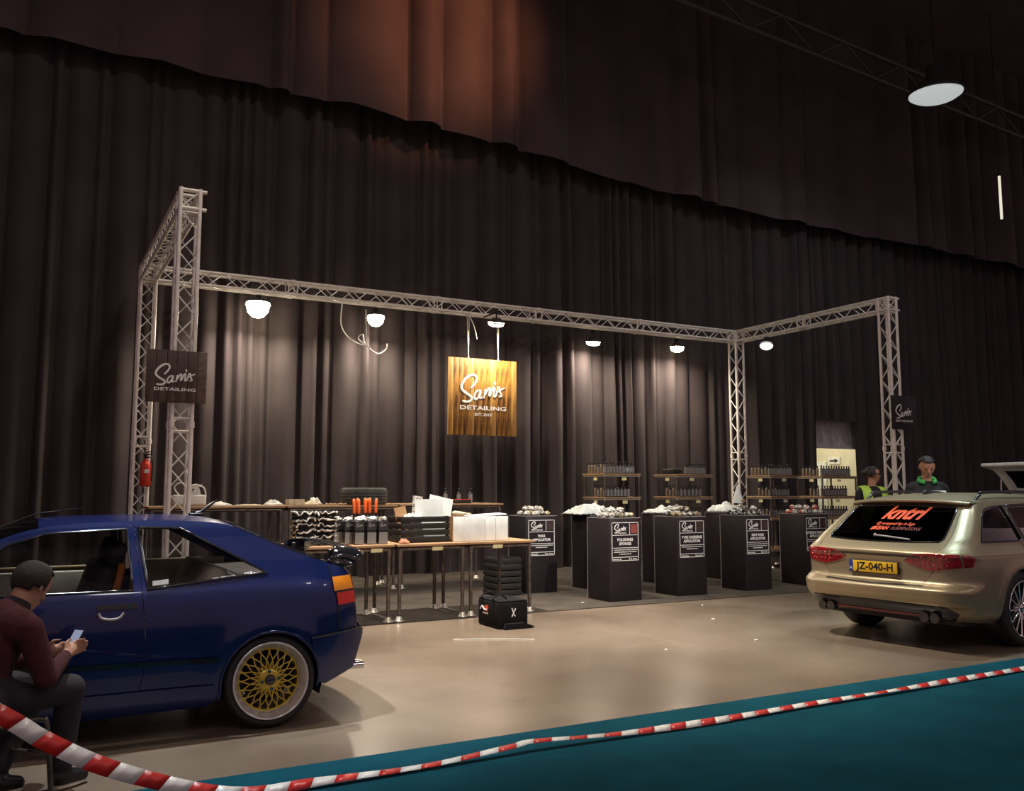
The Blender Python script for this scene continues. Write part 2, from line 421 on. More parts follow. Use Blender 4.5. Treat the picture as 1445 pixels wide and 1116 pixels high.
# ceiling steelwork
def lattice_beam(name, p, q, hgt, label, r=.05, step=1.0):
    t = thing(name, label, 'beam'); p, q = Vector(p), Vector(q); d = (q - p); n = int(d.length / step); up = Vector((0, 0, hgt))
    MB().cyl(p, q, r, 6).build('chord', M['ceiling_steel'], t); MB().cyl(p + up, q + up, r, 6).build('chord', M['ceiling_steel'], t)
    unit = MB().cyl((0, 0, 0), (0, 0, 1), r * .5, 5).mesh('web')
    unit.materials.append(M['ceiling_steel'])
    for i in range(n):
        a = p + d * (i / n) + (up if i % 2 else Vector()); b = p + d * ((i + 1) / n) + (Vector() if i % 2 else up)
        o = bpy.data.objects.new('web', unit); link(o, t); v = b - a
        o.location = a; o.rotation_mode = 'QUATERNION'; o.rotation_quaternion = v.to_track_quat('Z', 'Y'); o.scale = (1, 1, v.length)
    return t
lattice_beam('ceiling_beam', (6, 11.9, 10.5), (36, 14.0, 10.5), .55, 'dark lattice steel beam running under the hall ceiling beside the curtain')
lattice_beam('ceiling_beam', (20.0, 2, 11.6), (24.0, 14, 11.6), .5, 'dark lattice steel beam crossing under the ceiling near the white hall lamp', r=.06)
tl = thing('tube_lamp', 'thin upright glowing tube hanging under the hall ceiling', 'lamp', (20, 12.4, 7.85))
MB().cyl((0, 0, 0), (0, 0, 1.05), .03).build('tube', M['tube_light'], tl)
MB().cyl((0, 0, 1.05), (0, 0, 5.148), .008, 6).cyl((0, 0, 1.05), (0, 0, 1.12), .04).build('hanger', M['black_metal'], tl)

def hall_lamp(loc, label, power, col, lens='lens_hall'):
    t = thing('hall_lamp', label, 'lamp', loc, group='high bay lamps under the hall ceiling')
    MB().lathe([(.02, .6), (.14, .56), (.16, .3), (.30, .22), (.50, .04), (.52, 0), (.50, .0), (.44, .06), (.001, .06)], n=28).build('housing', M['lamp_shell'], t)
    MB().lathe([(.001, -.10), (.2, -.085), (.38, -.04), (.47, .02), (.47, .05)], n=28).build('lens', M[lens], t)
    MB().cyl((0, 0, .55), (0, 0, 13.0 - loc[2]), .012, 6).build('hanger', M['black_metal'], t)
    l = bpy.data.lights.new('lamp_light', 'AREA'); l.shape = 'DISK'; l.size = .8; l.energy = power; l.color = col
    o = bpy.data.objects.new('lamp_light', l); link(o, t); o.location = (0, 0, -.12)
hall_lamp((14.58, 10.16, 8.8), 'large round white high bay lamp hanging near the curtain', HALL_W * .8, (.86, .95, 1.0))
hall_lamp((12.5, 4.2, 10.6), 'round high bay lamp hanging above the aisle beside the gold estate car', HALL_W * .5, (.80, .93, 1.0), 'lens_bay')
for k, (x, y) in enumerate(((-3.5, -1.0), (1.5, -3.0), (6.5, -3.0), (12.0, -4.0))):  # unseen lamps added for sparkle on the cars
    hall_lamp((x, y, 9.2), 'unseen round high bay lamp added in a row over the carpet walkway', HALL_W * .2, (.95, .97, 1.0), 'lens_bay')
hall_lamp((3.5, 6.2, 10.6), 'round high bay lamp hanging above the floor between booth and blue hatchback', HALL_W * 2.6, (1.0, .90, .76), 'lens_bay')
def stage_spot(loc, aim, power, col, ang, label):
    t = thing('stage_spot', label, 'lamp', loc)
    d = (Vector(aim) - Vector(loc)).normalized(); q = d.to_track_quat('-Z', 'Y')
    b = MB().lathe([(.001, .3), (.09, .3), (.12, .2), (.12, 0), (.11, 0), (.10, .05), (.001, .06)], n=20).build('can', M['lamp_shell'], t)
    b.rotation_mode = 'QUATERNION'; b.rotation_quaternion = q
    MB().cyl((0, 0, .1), (0, 0, 13.0 - loc[2]), .015, 6).build('hanger', M['black_metal'], t)
    l = bpy.data.lights.new('spot_light', 'SPOT'); l.energy = power; l.color = col; l.spot_size = math.radians(ang); l.spot_blend = 1.0; l.shadow_soft_size = .1
    o = bpy.data.objects.new('spot_light', l); link(o, t); o.rotation_mode = 'QUATERNION'; o.rotation_quaternion = q; o.location = d * .05
for x, lb in ((5.0, 'black stage spotlight above the aisle aimed at the front tables'), (8.5, 'black stage spotlight above the aisle aimed at the labelled plinths')):
    stage_spot((x, -2.0, 11.0), (x * .9 + .2, 9.7, .9), FRONT_W, (1, .96, .88), 27, lb)
stage_spot((3.2, 9.6, 11.0), (4.6, 8.0, 0), 12500, (1, .92, .80), 46, 'black stage spotlight above the open concrete floor between the cars')
stage_spot((10.4, 6.8, 9.5), (8.6, 6.1, 1.2), 2100, (.62, .92, 1.0), 34, 'black stage spotlight above the gold estate car')
stage_spot((.6, 7.4, 9.5), (1.25, 6.2, 1.0), 5200, (.88, .95, 1.0), 27, 'unseen black stage spotlight added to brighten the dark blue hatchback')  # added lamp out of view, lifts the blue of the rear pillar
stage_spot((7.6, 9.5, 9.7), (6.2, 14.2, 9.8), 1250, (1, .42, .20), 58, 'black stage spotlight under the ceiling aimed at the upper curtain')

# ------------------------------------------------------------------ aluminium truss frame
TX0, TX1, TY0, TY1, TH_, TW = 1.30, 12.77, 9.99, 13.73, 4.76, .25
CR, BR = .0235, .0085
truss = thing('truss_frame', 'silver aluminium box truss portal standing around the exhibition booth', 'truss')
unit_brace = MB().cyl((0, 0, 0), (0, 0, 1), BR, 6).mesh('brace'); unit_brace.materials.append(M['alu_brace'])
def truss_run(name, p, q, near, couplers=()):
    """square truss from p to q (centre line); near = two axis vectors of the outer faces that show"""
    p, q = Vector(p), Vector(q); d = (q - p).normalized(); L = (q - p).length
    ax = [Vector(a) for a in ((1, 0, 0), (0, 1, 0), (0, 0, 1)) if abs(Vector(a).dot(d)) < .5]
    h = TW / 2 - CR; c = [(i, j) for i in (-1, 1) for j in (-1, 1)]
    mb = MB()
    for i, j in c: o_ = ax[0] * h * i + ax[1] * h * j; mb.cyl(p + o_, q + o_, CR, 12)
    for t in [0.02, L - .02] + [x for cp in couplers for x in (cp - .07, cp + .07)]:
        for i, j, k, l in ((-1, -1, 1, -1), (1, -1, 1, 1), (1, 1, -1, 1), (-1, 1, -1, -1)):
            mb.cyl(p + d * t + ax[0] * h * i + ax[1] * h * j, p + d * t + ax[0] * h * k + ax[1] * h * l, BR * 1.4, 6)
    for cp in couplers:
        for i, j in c: o_ = ax[0] * h * i + ax[1] * h * j; mb.cyl(p + d * (cp - .035) + o_, p + d * (cp + .035) + o_, CR * 1.35, 10)
    part = mb.build(name, M['aluminium'], truss)
    n = max(2, int(round(L / .235))); rest = MB()
    for fa in (0, 1):
        for sg in (-1, 1):
            nrm = ax[fa] * sg; tr = ax[1 - fa]; shown = any(nrm.dot(Vector(x)) > .5 for x in near); ph = 0 if sg > 0 else 1
            for i in range(n):
                s0, s1 = (1, -1) if (i + ph) % 2 else (-1, 1)
                a = p + d * (L * i / n) + nrm * h + tr * h * s0; b = p + d * (L * (i + 1) / n) + nrm * h + tr * h * s1
                if shown:
                    o = bpy.data.objects.new('brace', unit_brace); link(o, part); v = b - a
                    o.location = a; o.rotation_mode = 'QUATERNION'; o.rotation_quaternion = v.to_track_quat('Z', 'Y'); o.scale = (1, 1, v.length)
                else: rest.cyl(a, b, BR, 6)
    rest.build('rear_lattice', M['alu_brace'], part)['kind'] = 'stuff'
    return part
W2 = TW / 2
corners = [(TX0 + W2, TY0 + W2), (TX0 + W2, TY1 + W2), (TX1 + W2, TY1 + W2), (TX1 + W2, TY0 + W2)]
zb = TH_ - TW
for x, y in corners:
    truss_run('column', (x, y, .03), (x, y, zb), ((-1, 0, 0), (0, -1, 0)), couplers=(2.12,))
    mb = MB(); h = W2 - CR
    for i in (-1, 1):
        for j in (-1, 1): mb.cyl((x + h * i, y + h * j, zb), (x + h * i, y + h * j, TH_), CR * 1.1, 10)
    for z in (zb + CR, TH_ - CR):
        for i, j, k, l in ((-1, -1, 1, -1), (1, -1, 1, 1), (1, 1, -1, 1), (-1, 1, -1, -1)):
            mb.cyl((x + h * i, y + h * j, z), (x + h * k, y + h * l, z), CR, 10)
    for (i, j), (k, l) in (((-1, -1), (1, -1)), ((-1, 1), (-1, -1)), ((1, -1), (1, 1)), ((1, 1), (-1, 1))):
        mb.cyl((x + h * i, y + h * j, zb + CR), (x + h * k, y + h * l, TH_ - CR), BR * 1.3, 6)
    for i in (-1, 1): mb.cyl((x + h, y - h, TH_ - W2 + h * i), (x + h + .07, y - h, TH_ - W2 + h * i), CR * .9, 8)
    mb.build('corner_block', M['aluminium'], truss)
    MB().box((x, y, .021), (.5, .5, .018), bev=.004).build('base_plate', M['aluminium'], truss)
zc = TH_ - W2
truss_run('beam', (TX0 + TW, TY1 + W2, zc), (TX1, TY1 + W2, zc), ((0, -1, 0), (0, 0, -1)), couplers=(2.0, 4.5, 6.5, 8.8))
truss_run('beam', (TX0 + W2, TY0 + TW, zc), (TX0 + W2, TY1, zc), ((-1, 0, 0), (0, 0, -1)))
truss_run('beam', (TX1 + W2, TY0 + TW, zc), (TX1 + W2, TY1, zc), ((-1, 0, 0), (0, 0, -1)), couplers=(1.75,))

# ------------------------------------------------------------------ flood lamps on the truss
def flood(loc, aim, label, power, lens='lens_warm', r=.15, group=None, dome=.35, arm=0.0):
    t = thing('flood_lamp', label, 'lamp', loc, group=group)
    d = Vector(aim).normalized(); q = d.to_track_quat('-Z', 'Y')
    def place(o): o.rotation_mode = 'QUATERNION'; o.rotation_quaternion = q; return o
    place(MB().lathe([(.001, .10), (r * .5, .10), (r * .62, .06), (r, 0), (r * 1.04, -.01), (r * .98, -.012), (r * .9, .02), (.001, .03)], n=24).build('housing', M['lamp_shell'], t))
    place(MB().lathe([(.001, -r * dome), (r * .45, -r * dome * .88), (r * .78, -r * dome * .55), (r * .92, 0), (r * .92, .02)], n=24).build('lens', M[lens], t))
    b = -d * .085
    if arm: MB().cyl((b.x, b.y, TH_ - TW - loc[2] - .03), (b.x, b.y + arm, TH_ - TW - loc[2] - .03), .014, 8).build('arm', M['black_metal'], t)
    MB().cyl(b, (b.x, b.y, TH_ - TW - loc[2] - .03), .014, 8).box((b.x, b.y, TH_ - TW - loc[2] - .028), (.05, .08, .05)).build('clamp', M['black_metal'], t)
    if power:
        l = bpy.data.lights.new('flood_light', 'AREA'); l.shape = 'DISK'; l.size = r * 1.5; l.energy = power; l.color = (1, .88, .70); l.spread = math.radians(165)
        o = bpy.data.objects.new('flood_light', l); link(o, t); place(o); o.location = d * (.02 + r * dome)
    return t
flood((3.06, 13.98, 4.36), (-.02, -.05, -1), 'dazzling flood lamp on the back truss beside the fire extinguisher column', FLOOD_W * 1.25, r=.20, dome=1.1)  # this lens and the next bulge into balls to imitate glare
fl2 = flood((5.02, 14.0, 4.34), (-.02, -.05, -1), 'dazzling flood lamp with a loose white cable looped below it', FLOOD_W * 1.1, r=.155, dome=1.0)
flood((6.92, 13.26, 4.28), (0, .16, -1), 'flood lamp on the back truss above the golden wooden sign', FLOOD_W * .9, arm=.48)
flood((9.42, 14.02, 4.26), (.02, .12, -.98), 'flood lamp tipped back towards the curtain above the shelves', FLOOD_W * 1.1)
flood((11.45, 14.0, 4.32), (.0, .08, -1), 'flood lamp on the back truss near the right rear truss corner', FLOOD_W * 1.15, r=.15, dome=.6)
flood((12.86, 12.95, 4.32), (-.35, -.3, -.9), 'unlit looking flood lamp under the side truss beam', 4, lens='lens_dim', r=.14)
P = catmull([(4.35, 13.72, 4.5), (4.33, 13.70, 4.1), (4.5, 13.7, 3.87), (4.75, 13.7, 3.80), (4.62, 13.7, 3.9), (4.7, 13.72, 3.98), (4.74, 13.7, 3.82), (4.95, 13.7, 3.68), (5.1, 13.7, 3.76), (5.12, 13.7, 3.86)], 6)
tag(MB().tube(P, .010, 6).cyl((4.76, 13.7, 3.8), (4.74, 13.7, 4.4), .008, 6).build('loose_cable', M['cable_white']), 'loose white cable dangling in loops from the back truss', 'cable')

# ------------------------------------------------------------------ signs
def lettering_sign(parent, size, off, name='lettering', small=None, rot=None, loc=None, th=.0):
    mb = MB(); script_word(mb, size)
    add_mesh(mb, text_mesh('DETAILING', size * .118, sx=1.82, bold=size * .003), (.0 * size, -.395 * size, 0))
    if small: add_mesh(mb, text_mesh(small, size * .075, sx=1.3, bold=size * .002), (.0, -.53 * size, 0))
    o = mb.build(name, M['print_white'], parent, loc, rot); return o
def plank_sign(name, label, x0, x1, y, z0, z1, mats, n, th=.03, seed=1):
    t = thing(name, label, 'sign', ((x0 + x1) / 2, y, z0)); rnd = random.Random(seed); w = (x1 - x0)
    cuts = [0] + sorted(((i + rnd.uniform(-.18, .18)) / n) for i in range(1, n)) + [1]
    for i, (a, b) in enumerate(zip(cuts, cuts[1:])):
        d = rnd.uniform(-.004, .004)
        o = MB().box(((b - a) * 0, 0, (z1 - z0) / 2), ((b - a) * w - .004, th, z1 - z0), bev=.003).build('plank', M[mats[i % len(mats)]], t)
        o.location = (-w / 2 + (a + b) / 2 * w, d, 0)
    MB().box((0, th * .8, (z1 - z0) * .2), (w * .96, .02, .06)).box((0, th * .8, (z1 - z0) * .8), (w * .96, .02, .06)).build('batten', M['wood_dark'], t)
    return t
sA = plank_sign('wooden_sign', 'dark stained plank sign with white lettering fixed to the left front truss column', 1.04, 1.655, 9.95, 2.375, 2.935, ['wood_dark', 'wood_dark', 'wood_dark', 'wood_dark', 'wood_dark', 'wood_dark_pale'], 6, seed=3)
lettering_sign(sA, .395, 0, rot=(PI / 2, 0, 0), loc=(-.015, -.0215, .295))
sD = thing('black_sign', 'flat black sign with white lettering fixed to the right front truss column', 'sign', (12.98, 9.95, 2.47))
MB().box((0, 0, .285), (.60, .025, .57), bev=.003).build('board', M['board_black'], sD)
lettering_sign(sD, .40, 0, rot=(PI / 2, 0, 0), loc=(-.01, -.0145, .30))
sW = plank_sign('wooden_sign', 'golden scorched plank sign with white lettering hanging from the back truss', 6.19, 7.51, 13.62, 2.385, 3.71, ['wood_gold_pale', 'wood_gold', 'wood_gold', 'wood_gold'], 13, seed=9)
lettering_sign(sW, .84, 0, small='EST. 2015', rot=(PI / 2, 0, 0), loc=(0, -.022, .80))
for dx in (-.28, .30):
    MB().tube([(dx, 0, 1.32), (dx + .04, .06, 2.13)], .007, 6).tube([(dx, 0, 1.32), (dx + .0, .06, 2.13)], .005, 6).cyl((dx, 0, 1.3), (dx, 0, 1.36), .014, 8).build('sign_rope', M['rope'], sW)
MB().tube(catmull([(-.25, .05, 2.1), (-.16, .03, 1.9), (-.10, .03, 1.68)], 5), .008, 6).build('cable_tail', M['cable_white'], sW)
# fire extinguisher on the left rear column
fe = thing('fire_extinguisher', 'red fire extinguisher hanging on the left rear truss column', 'extinguisher', (TX0 + .18, TY1 - .09, 1.5))
MB().lathe([(.001, 0), (.06, 0), (.075, .02), (.075, .30), (.06, .35), (.025, .38), (.02, .40)], n=20).build('cylinder', M['red_paint'], fe)
MB().cyl((0, 0, .40), (0, 0, .45), .02).box((.02, 0, .46), (.12, .02, .02)).box((.02, 0, .49), (.12, .02, .015), R=Matrix.Rotation(-.25, 3, 'Y')).build('valve', M['black_metal'], fe)
MB().tube(catmull([(0, -.02, .42), (.08, -.03, .40), (.09, -.03, .25), (.085, -.02, .08)], 5), .01, 8).build('hose', M['rubber'], fe)
MB().box((.01, -.073, .22), (.06, .006, .05)).build('label_strip', M['print_white'], fe)

# ------------------------------------------------------------------ pipe tables
def pipe_leg(parent, x, y, ztop, r=.021):
    l = MB().cyl((x, y, .02), (x, y, ztop), r, 12).cyl((x, y, ztop - .07), (x, y, ztop), r * 1.35, 12).build('leg', M['pipe'], parent)
    MB().lathe([(.001, .0), (.058, .0), (.06, .008), (.035, .014), (.03, .05), (.022, .055)], (x, y, .013), 18).build('foot_flange', M['flange'], l)
def pipe_table(label, x0, x1, y0, y1, z, tags=(), inset=.05, group=None):
    t = thing('pipe_table', label, 'table', ((x0 + x1) / 2, (y0 + y1) / 2, 0)); w, d = (x1 - x0) / 2, (y1 - y0) / 2
    n = 3
    for i in range(n):
        yy = -d + (i + .5) * 2 * d / n
        MB().box((0, yy, z - .015), (2 * w, 2 * d / n - .004, .03), bev=.004).build('tabletop_plank', M['wood_top'], t)
    zr = z - .055
    for sx in (-1, 1):
        for sy in (-1, 1): pipe_leg(t, sx * (w - inset), sy * (d - inset), zr)
    for sy in (-1, 1): MB().cyl((-w + inset, sy * (d - inset), zr), (w - inset, sy * (d - inset), zr), .021, 12).build('rail', M['pipe'], t)
    for sx in (-1, 1): MB().cyl((sx * (w - inset), -d + inset, zr), (sx * (w - inset), d - inset, zr), .021, 12).build('rail', M['pipe'], t)
    for a in tags: MB().box((a, -d + inset - .024, zr - .005), (.13, .006, .045), R=Matrix.Rotation(.3, 3, 'X')).build('price_tag', M['tag_yellow'], t)
    return t
pipe_table('pipe legged wooden table carrying the black pouches and wrapped cloths', 2.30, 3.60, 9.30, 10.12, .855, (.45,))
pipe_table('pipe legged wooden table carrying the black slatted crate of papers', 3.63, 4.50, 9.30, 10.20, .855, (.06,))
pipe_table('pipe legged wooden table carrying the white partitioned box', 4.52, 5.40, 9.33, 10.20, .855, (-.05,))
pipe_table('tall pipe legged counter with the white machine on it', 1.40, 3.17, 12.38, 13.12, 1.235)
pipe_table('tall pipe legged counter with the tyre lying on it', 3.20, 4.84, 12.38, 13.12, 1.235)
pipe_table('tall pipe legged counter with three bottles on it', 4.87, 6.60, 12.38, 13.30, 1.245)

# ------------------------------------------------------------------ bottles
def bottle_mesh(h=.20, r=.027, amber=False):
    m = MB().lathe([(.001, 0), (r, .002), (r, .012)], n=12, mi=0).lathe([(r, .012), (r * 1.005, .03), (r * 1.005, h * .5), (r, h * .62)], n=12, mi=1 if not amber else 0)
    m.lathe([(r, h * .62), (r * .9, h * .70), (r * .42, h * .76), (r * .42, h * .80)], n=12, mi=0)
    m.lathe([(r * .55, h * .80), (r * .55, h * .97), (r * .45, h), (.001, h)], n=10, mi=2)
    me = m.mesh('bottle')
    for k in (('bottle_amber' if amber else 'bottle_black'), 'bottle_label', 'cap_black'): me.materials.append(M[k])
    return me
BOT, BOT_A = bottle_mesh(), bottle_mesh(amber=True)
def bottle(loc, label, group, me=BOT, s=1.0, rz=0):
    o = bpy.data.objects.new('bottle', me); link(o); o.location = loc; o.scale = (s, s, s); o.rotation_euler[2] = rz
    return tag(o, label, 'bottle', group)

# ------------------------------------------------------------------ pipe shelving units with bottles
def shelf_unit(x0, x1, y0, d, label, which, n_front, seed):
    t = thing('pipe_shelf', label, 'shelf', (x0, y0, 0)); w = x1 - x0; rnd = random.Random(seed); levels = [.36, .93, 1.325, 1.715]
    for px in (0, w):
        for py in (0, d):
            l = MB().cyl((px, py, .015), (px, py, 1.70), .018, 10).build('post', M['pipe'], t)
            MB().lathe([(.001, .0), (.05, .0), (.052, .008), (.03, .014), (.02, .04)], (px, py, .013), 14).build('foot_flange', M['flange'], l)
    for z in levels:
        MB().box((w / 2, d / 2, z + .0), (w + .06, d + .06, .024), bev=.004).build('shelf_board', M['wood_top'], t)
        MB().cyl((-.02, -.005, z - .028), (w + .02, -.005, z - .028), .016, 10).cyl((-.005, 0, z - .028), (-.005, d, z - .028), .016, 10).build('rail', M['flange'], t)
        for px in (0, w): MB().ball((px, 0, z - .028), .026, 10, 6).build('pipe_fitting', M['flange'], t)
    for z in levels[1:]:
        MB().box((w * rnd.uniform(.4, .6), -.02, z - .075), (.10, .006, .05)).build('price_tag', M['tag_yellow'], t)
        MB().box((-.02, d * .4, z - .075), (.006, .10, .05)).build('price_tag', M['tag_yellow'], t)
    names = {.93: 'on the low shelf', 1.325: 'on the middle shelf', 1.715: 'on top'}
    for z in levels[1:]:
        g = 'bottles %s of the %s' % (names[z], which); lab = 'small black bottle standing %s of the %s' % (names[z], which)
        nf = n_front if z > 1.4 else n_front - 2
        boxed = 'black box' in which and z > 1.4
        if boxed: nf = 7
        for i in range(nf):
            bottle((x0 + w * ((.34 if boxed else .07) + (.63 if boxed else .9 if z > 1.4 else .78) * i / nf) + rnd.uniform(-.004, .004), y0 + .07, z + .013), lab, g, s=rnd.uniform(.97, 1.03), rz=rnd.uniform(0, 6))
        for i in range(0 if boxed else 5 if z > 1.4 else 3):
            bottle((x0 + .05, y0 + .16 + .09 * i, z + .013), 'bottle in side row %s of %s' % (names[z], which), g + ', side row', me=BOT_A if i != 1 else BOT, s=1.0)
    return t
shelf_unit(8.465, 9.167, 12.3, .60, 'pipe shelving unit of bottles behind the crumpled white sheet', 'shelf behind the white sheet', 10, 1)
shelf_unit(9.995, 10.768, 12.3, .60, 'pipe shelving unit with a small black box on top', 'shelf with the black box', 9, 2)
shelf_unit(12.213, 12.90, 12.3, .60, 'pipe shelving unit of bottles beside the right rear truss column', 'shelf beside the truss column', 9, 3)
shelf_unit(13.575, 14.51, 12.3, .62, 'pipe shelving unit of bottles in front of the lit doorway', 'shelf before the doorway', 12, 4)
bx = thing('small_box', 'small black box beside the bottles on top of a shelf', 'box', (10.04, 12.55, 1.728))
MB().box((.06, 0, .045), (.2, .3, .09), bev=.006).build('carton', M['crate_black'], bx); MB().box((.06, 0, .092), (.19, .29, .006)).build('lid', M['edge_light'], bx)
tag(MB().box((9.02, 12.36, 1.80), (.19, .004, .06)).build('blue_card', M['white_sheet']), 'pale blue card leaning on the top row of bottles', 'card')
for x, y in ((5.75, 12.72), (6.02, 12.8), (6.2, 12.75)):
    bottle((x, y, 1.2455), 'dark spray bottle standing on the tall rear counter', 'spray bottles on the rear counter', s=1.18)

# ------------------------------------------------------------------ black plinths with labels
def plinth_label(parent, w, d, h, title, seed, block='wood_dark'):
    lw, lh = .43, .50; x0, z0 = .035, h - .055 - lh
    lab = MB().box((x0 + lw / 2, -.003, z0 + lh / 2), (lw, .006, lh)).build('label_sheet', M['board_black'], parent)
    mb = MB(); T = .009
    def bar(a, b, c, e): mb.box((a + c / 2, b + e / 2, 0), (c, e, .002))
    bar(0, 0, lw, T); bar(0, lh - T, lw, T); bar(0, 0, T, lh); bar(lw - T, 0, T, lh)
    rows = (lh * .09, lh * .33, lh * .66)
    for r in rows: bar(0, r, lw, T * .8)
    bar(lw * .66, rows[2], T * .8, lh - rows[2]); bar(lw * .64, 0, T * .6, rows[0])
    script_word(mb, .19, (lw * .33, lh * .845, 0), bold=1.25)
    add_mesh(mb, text_mesh('DETAILING', .028, sx=1.3, bold=.0006), (lw * .33, lh * .72, 0))
    for i, ln in enumerate(title): add_mesh(mb, text_mesh(ln, .050, sx=1.0, bold=.0022), (lw * .5, lh * (.545 - .105 * i), 0))
    rnd = random.Random(seed); nl = 2 + seed % 2
    for i in range(nl):
        wl = lw * (.84 if i < nl - 1 else .45); x = (lw - wl) / 2; z = lh * (.275 - .055 * i)
        while x < (lw + wl) / 2 - .01:
            c = rnd.uniform(.012, .035); bar(x, z, c, .010); x += c + .006
    for a in (.05, .12, .20, .29, .68, .78, .86): bar(lw * a, .016, lw * .06, .012)
    o = mb.build('lettering', M['print_white'], lab, (x0, -.0075, z0), (PI / 2, 0, 0))
    MB().box((x0 + lw * .83, -.0065, z0 + lh * .83), (lw * .24, .002, lh * .24)).build('print_block', M['print_red' if 'SPONGE' in title else 'board_brown'], lab)
def plinth(x, y, label, title=None, w=.51, d=.51, h=1.085, seed=0):
    t = thing('display_plinth', label, 'plinth', (x, y, 0))
    MB().box((w / 2, d / 2, h / 2 + .006), (w, d, h - .014), bev=.003).build('box_body', M['board_black'], t)
    MB().box((w / 2, d / 2, h - .003), (w - .02, d - .02, .006)).build('top_panel', M['board_black'], t)
    mb = MB(); e = .006
    mb.box((0, d, h / 2 + .01), (e, e, h - .02)).box((-.0, d / 2, h), (e, d, e)).box((w / 2, d, h), (w, e, e)).box((w, d / 2, h), (e, d, e)).box((w / 2, 0, h), (w, e, e))
    mb.build('edge_strip', M['edge_light'], t)
    if title: plinth_label(t, w, d, h, title, seed)
    return t
PL = [(6.20, 10.96, 'wax', ('WAX', 'APPLICATOR')), (6.69, 9.63, 'polishing', ('POLISHING', 'SPONGE')), (7.87, 9.70, 'tyre', ('TYRE DRESSING', 'APPLICATOR')),
      (9.14, 9.75, 'mini', ('MINI WAX', 'APPLICATOR')), (10.46, 9.86, 'interior', ('INTERIOR DRESSING', 'APPLICATOR'))]
DS = {'wax': 'black display plinth labelled wax applicator beside the white partitioned box', 'polishing': 'black display plinth labelled polishing sponge heaped with pale packets',
      'tyre': 'black display plinth labelled tyre dressing applicator', 'mini': 'black display plinth labelled mini wax applicator', 'interior': 'black display plinth labelled interior dressing applicator behind the gold estate car'}
for i, (x, y, k, tt) in enumerate(PL): plinth(x, y, DS[k], tt, seed=i)
BK = [(7.26, 10.92, 'unlabelled black plinth with a big crumpled white sheet behind polishing sponge plinth'),
      (8.66, 11.05, 'unlabelled black plinth with a flat white bag behind tyre dressing plinth'), (9.98, 11.05, 'unlabelled black plinth with white bags behind mini wax plinth')]
for x, y, l in BK: plinth(x, y, l)
def crumple(seed, rx, ry, rz, n=10, m=7, amp=.35):
    mb = MB(); off = Vector((seed * 3.1, seed * 1.7, seed * .9)); vs = []
    for i in range(m + 1):
        t = PI * i / m
        for k in range(n):
            a = 2 * PI * k / n; p = Vector((math.sin(t) * math.cos(a), math.sin(t) * math.sin(a), math.cos(t)))
            f = 1 + amp * mnoise.noise(p * 2.2 + off) * 1.6
            vs.append((p.x * rx * f, p.y * ry * f, max(-rz * .9, p.z * rz * f)))
    mb.add(vs, [(i * n + k, (i + 1) * n + k, (i + 1) * n + (k + 1) % n, i * n + (k + 1) % n) for i in range(m) for k in range(n)])
    return mb.mesh('packet')
PK = {}
for key, mm in (('pale', 'plastic_wrap'), ('gold', 'wrap_gold'), ('red', 'wrap_red'), ('dark', 'wrap_dark')):
    PK[key] = []
    for s in range(3):
        me = crumple(len(PK) * 5 + s, .048, .042, .034, amp=.25); me.materials.append(M[mm]); PK[key].append(me)
def heap(x, y, z, wx, wy, kinds, n, label, group, seed):
    rnd = random.Random(seed); placed = []
    for i in range(n):
        lay = 0 if i < n * .66 else 1; ok = False
        for _ in range(400):
            px, py = rnd.uniform(-wx, wx) * (.7 if lay else 1), rnd.uniform(-wy, wy) * (.7 if lay else 1); pz = z + .034 + lay * .068
            if all((px - a) ** 2 + (py - b) ** 2 > .0108 or abs(pz - c) > .05 for a, b, c in placed): ok = True; break
        if not ok: continue
        placed.append((px, py, pz))
        o = bpy.data.objects.new('wrapped_packet', PK[kinds[i % len(kinds)]][i % 3]); link(o)
        o.location = (x + px, y + py, pz); o.rotation_euler = (rnd.uniform(-.15, .15), rnd.uniform(-.15, .15), rnd.uniform(0, 6.3))
        tag(o, label, 'packet', group)
heap(6.46, 11.2, 1.085, .20, .18, ['pale', 'gold', 'pale'], 20, 'clear wrapped packet heaped on the wax applicator plinth', 'packets on the wax applicator plinth', 1)
heap(6.95, 9.88, 1.085, .20, .18, ['pale', 'pale', 'gold', 'pale'], 24, 'clear wrapped packet heaped on the polishing sponge plinth', 'packets on the polishing sponge plinth', 2)
heap(8.15, 9.95, 1.085, .18, .16, ['pale', 'gold', 'dark'], 17, 'clear wrapped packet heaped on the tyre dressing plinth', 'packets on the tyre dressing plinth', 3)
heap(9.40, 10.0, 1.085, .20, .18, ['dark', 'pale', 'dark'], 22, 'shiny wrapped packet heaped on the mini wax plinth', 'packets on the mini wax plinth', 4)
heap(10.72, 10.1, 1.085, .20, .18, ['red', 'pale', 'dark', 'red'], 22, 'red and clear wrapped packet heaped on the interior dressing plinth', 'packets on the interior dressing plinth', 5)
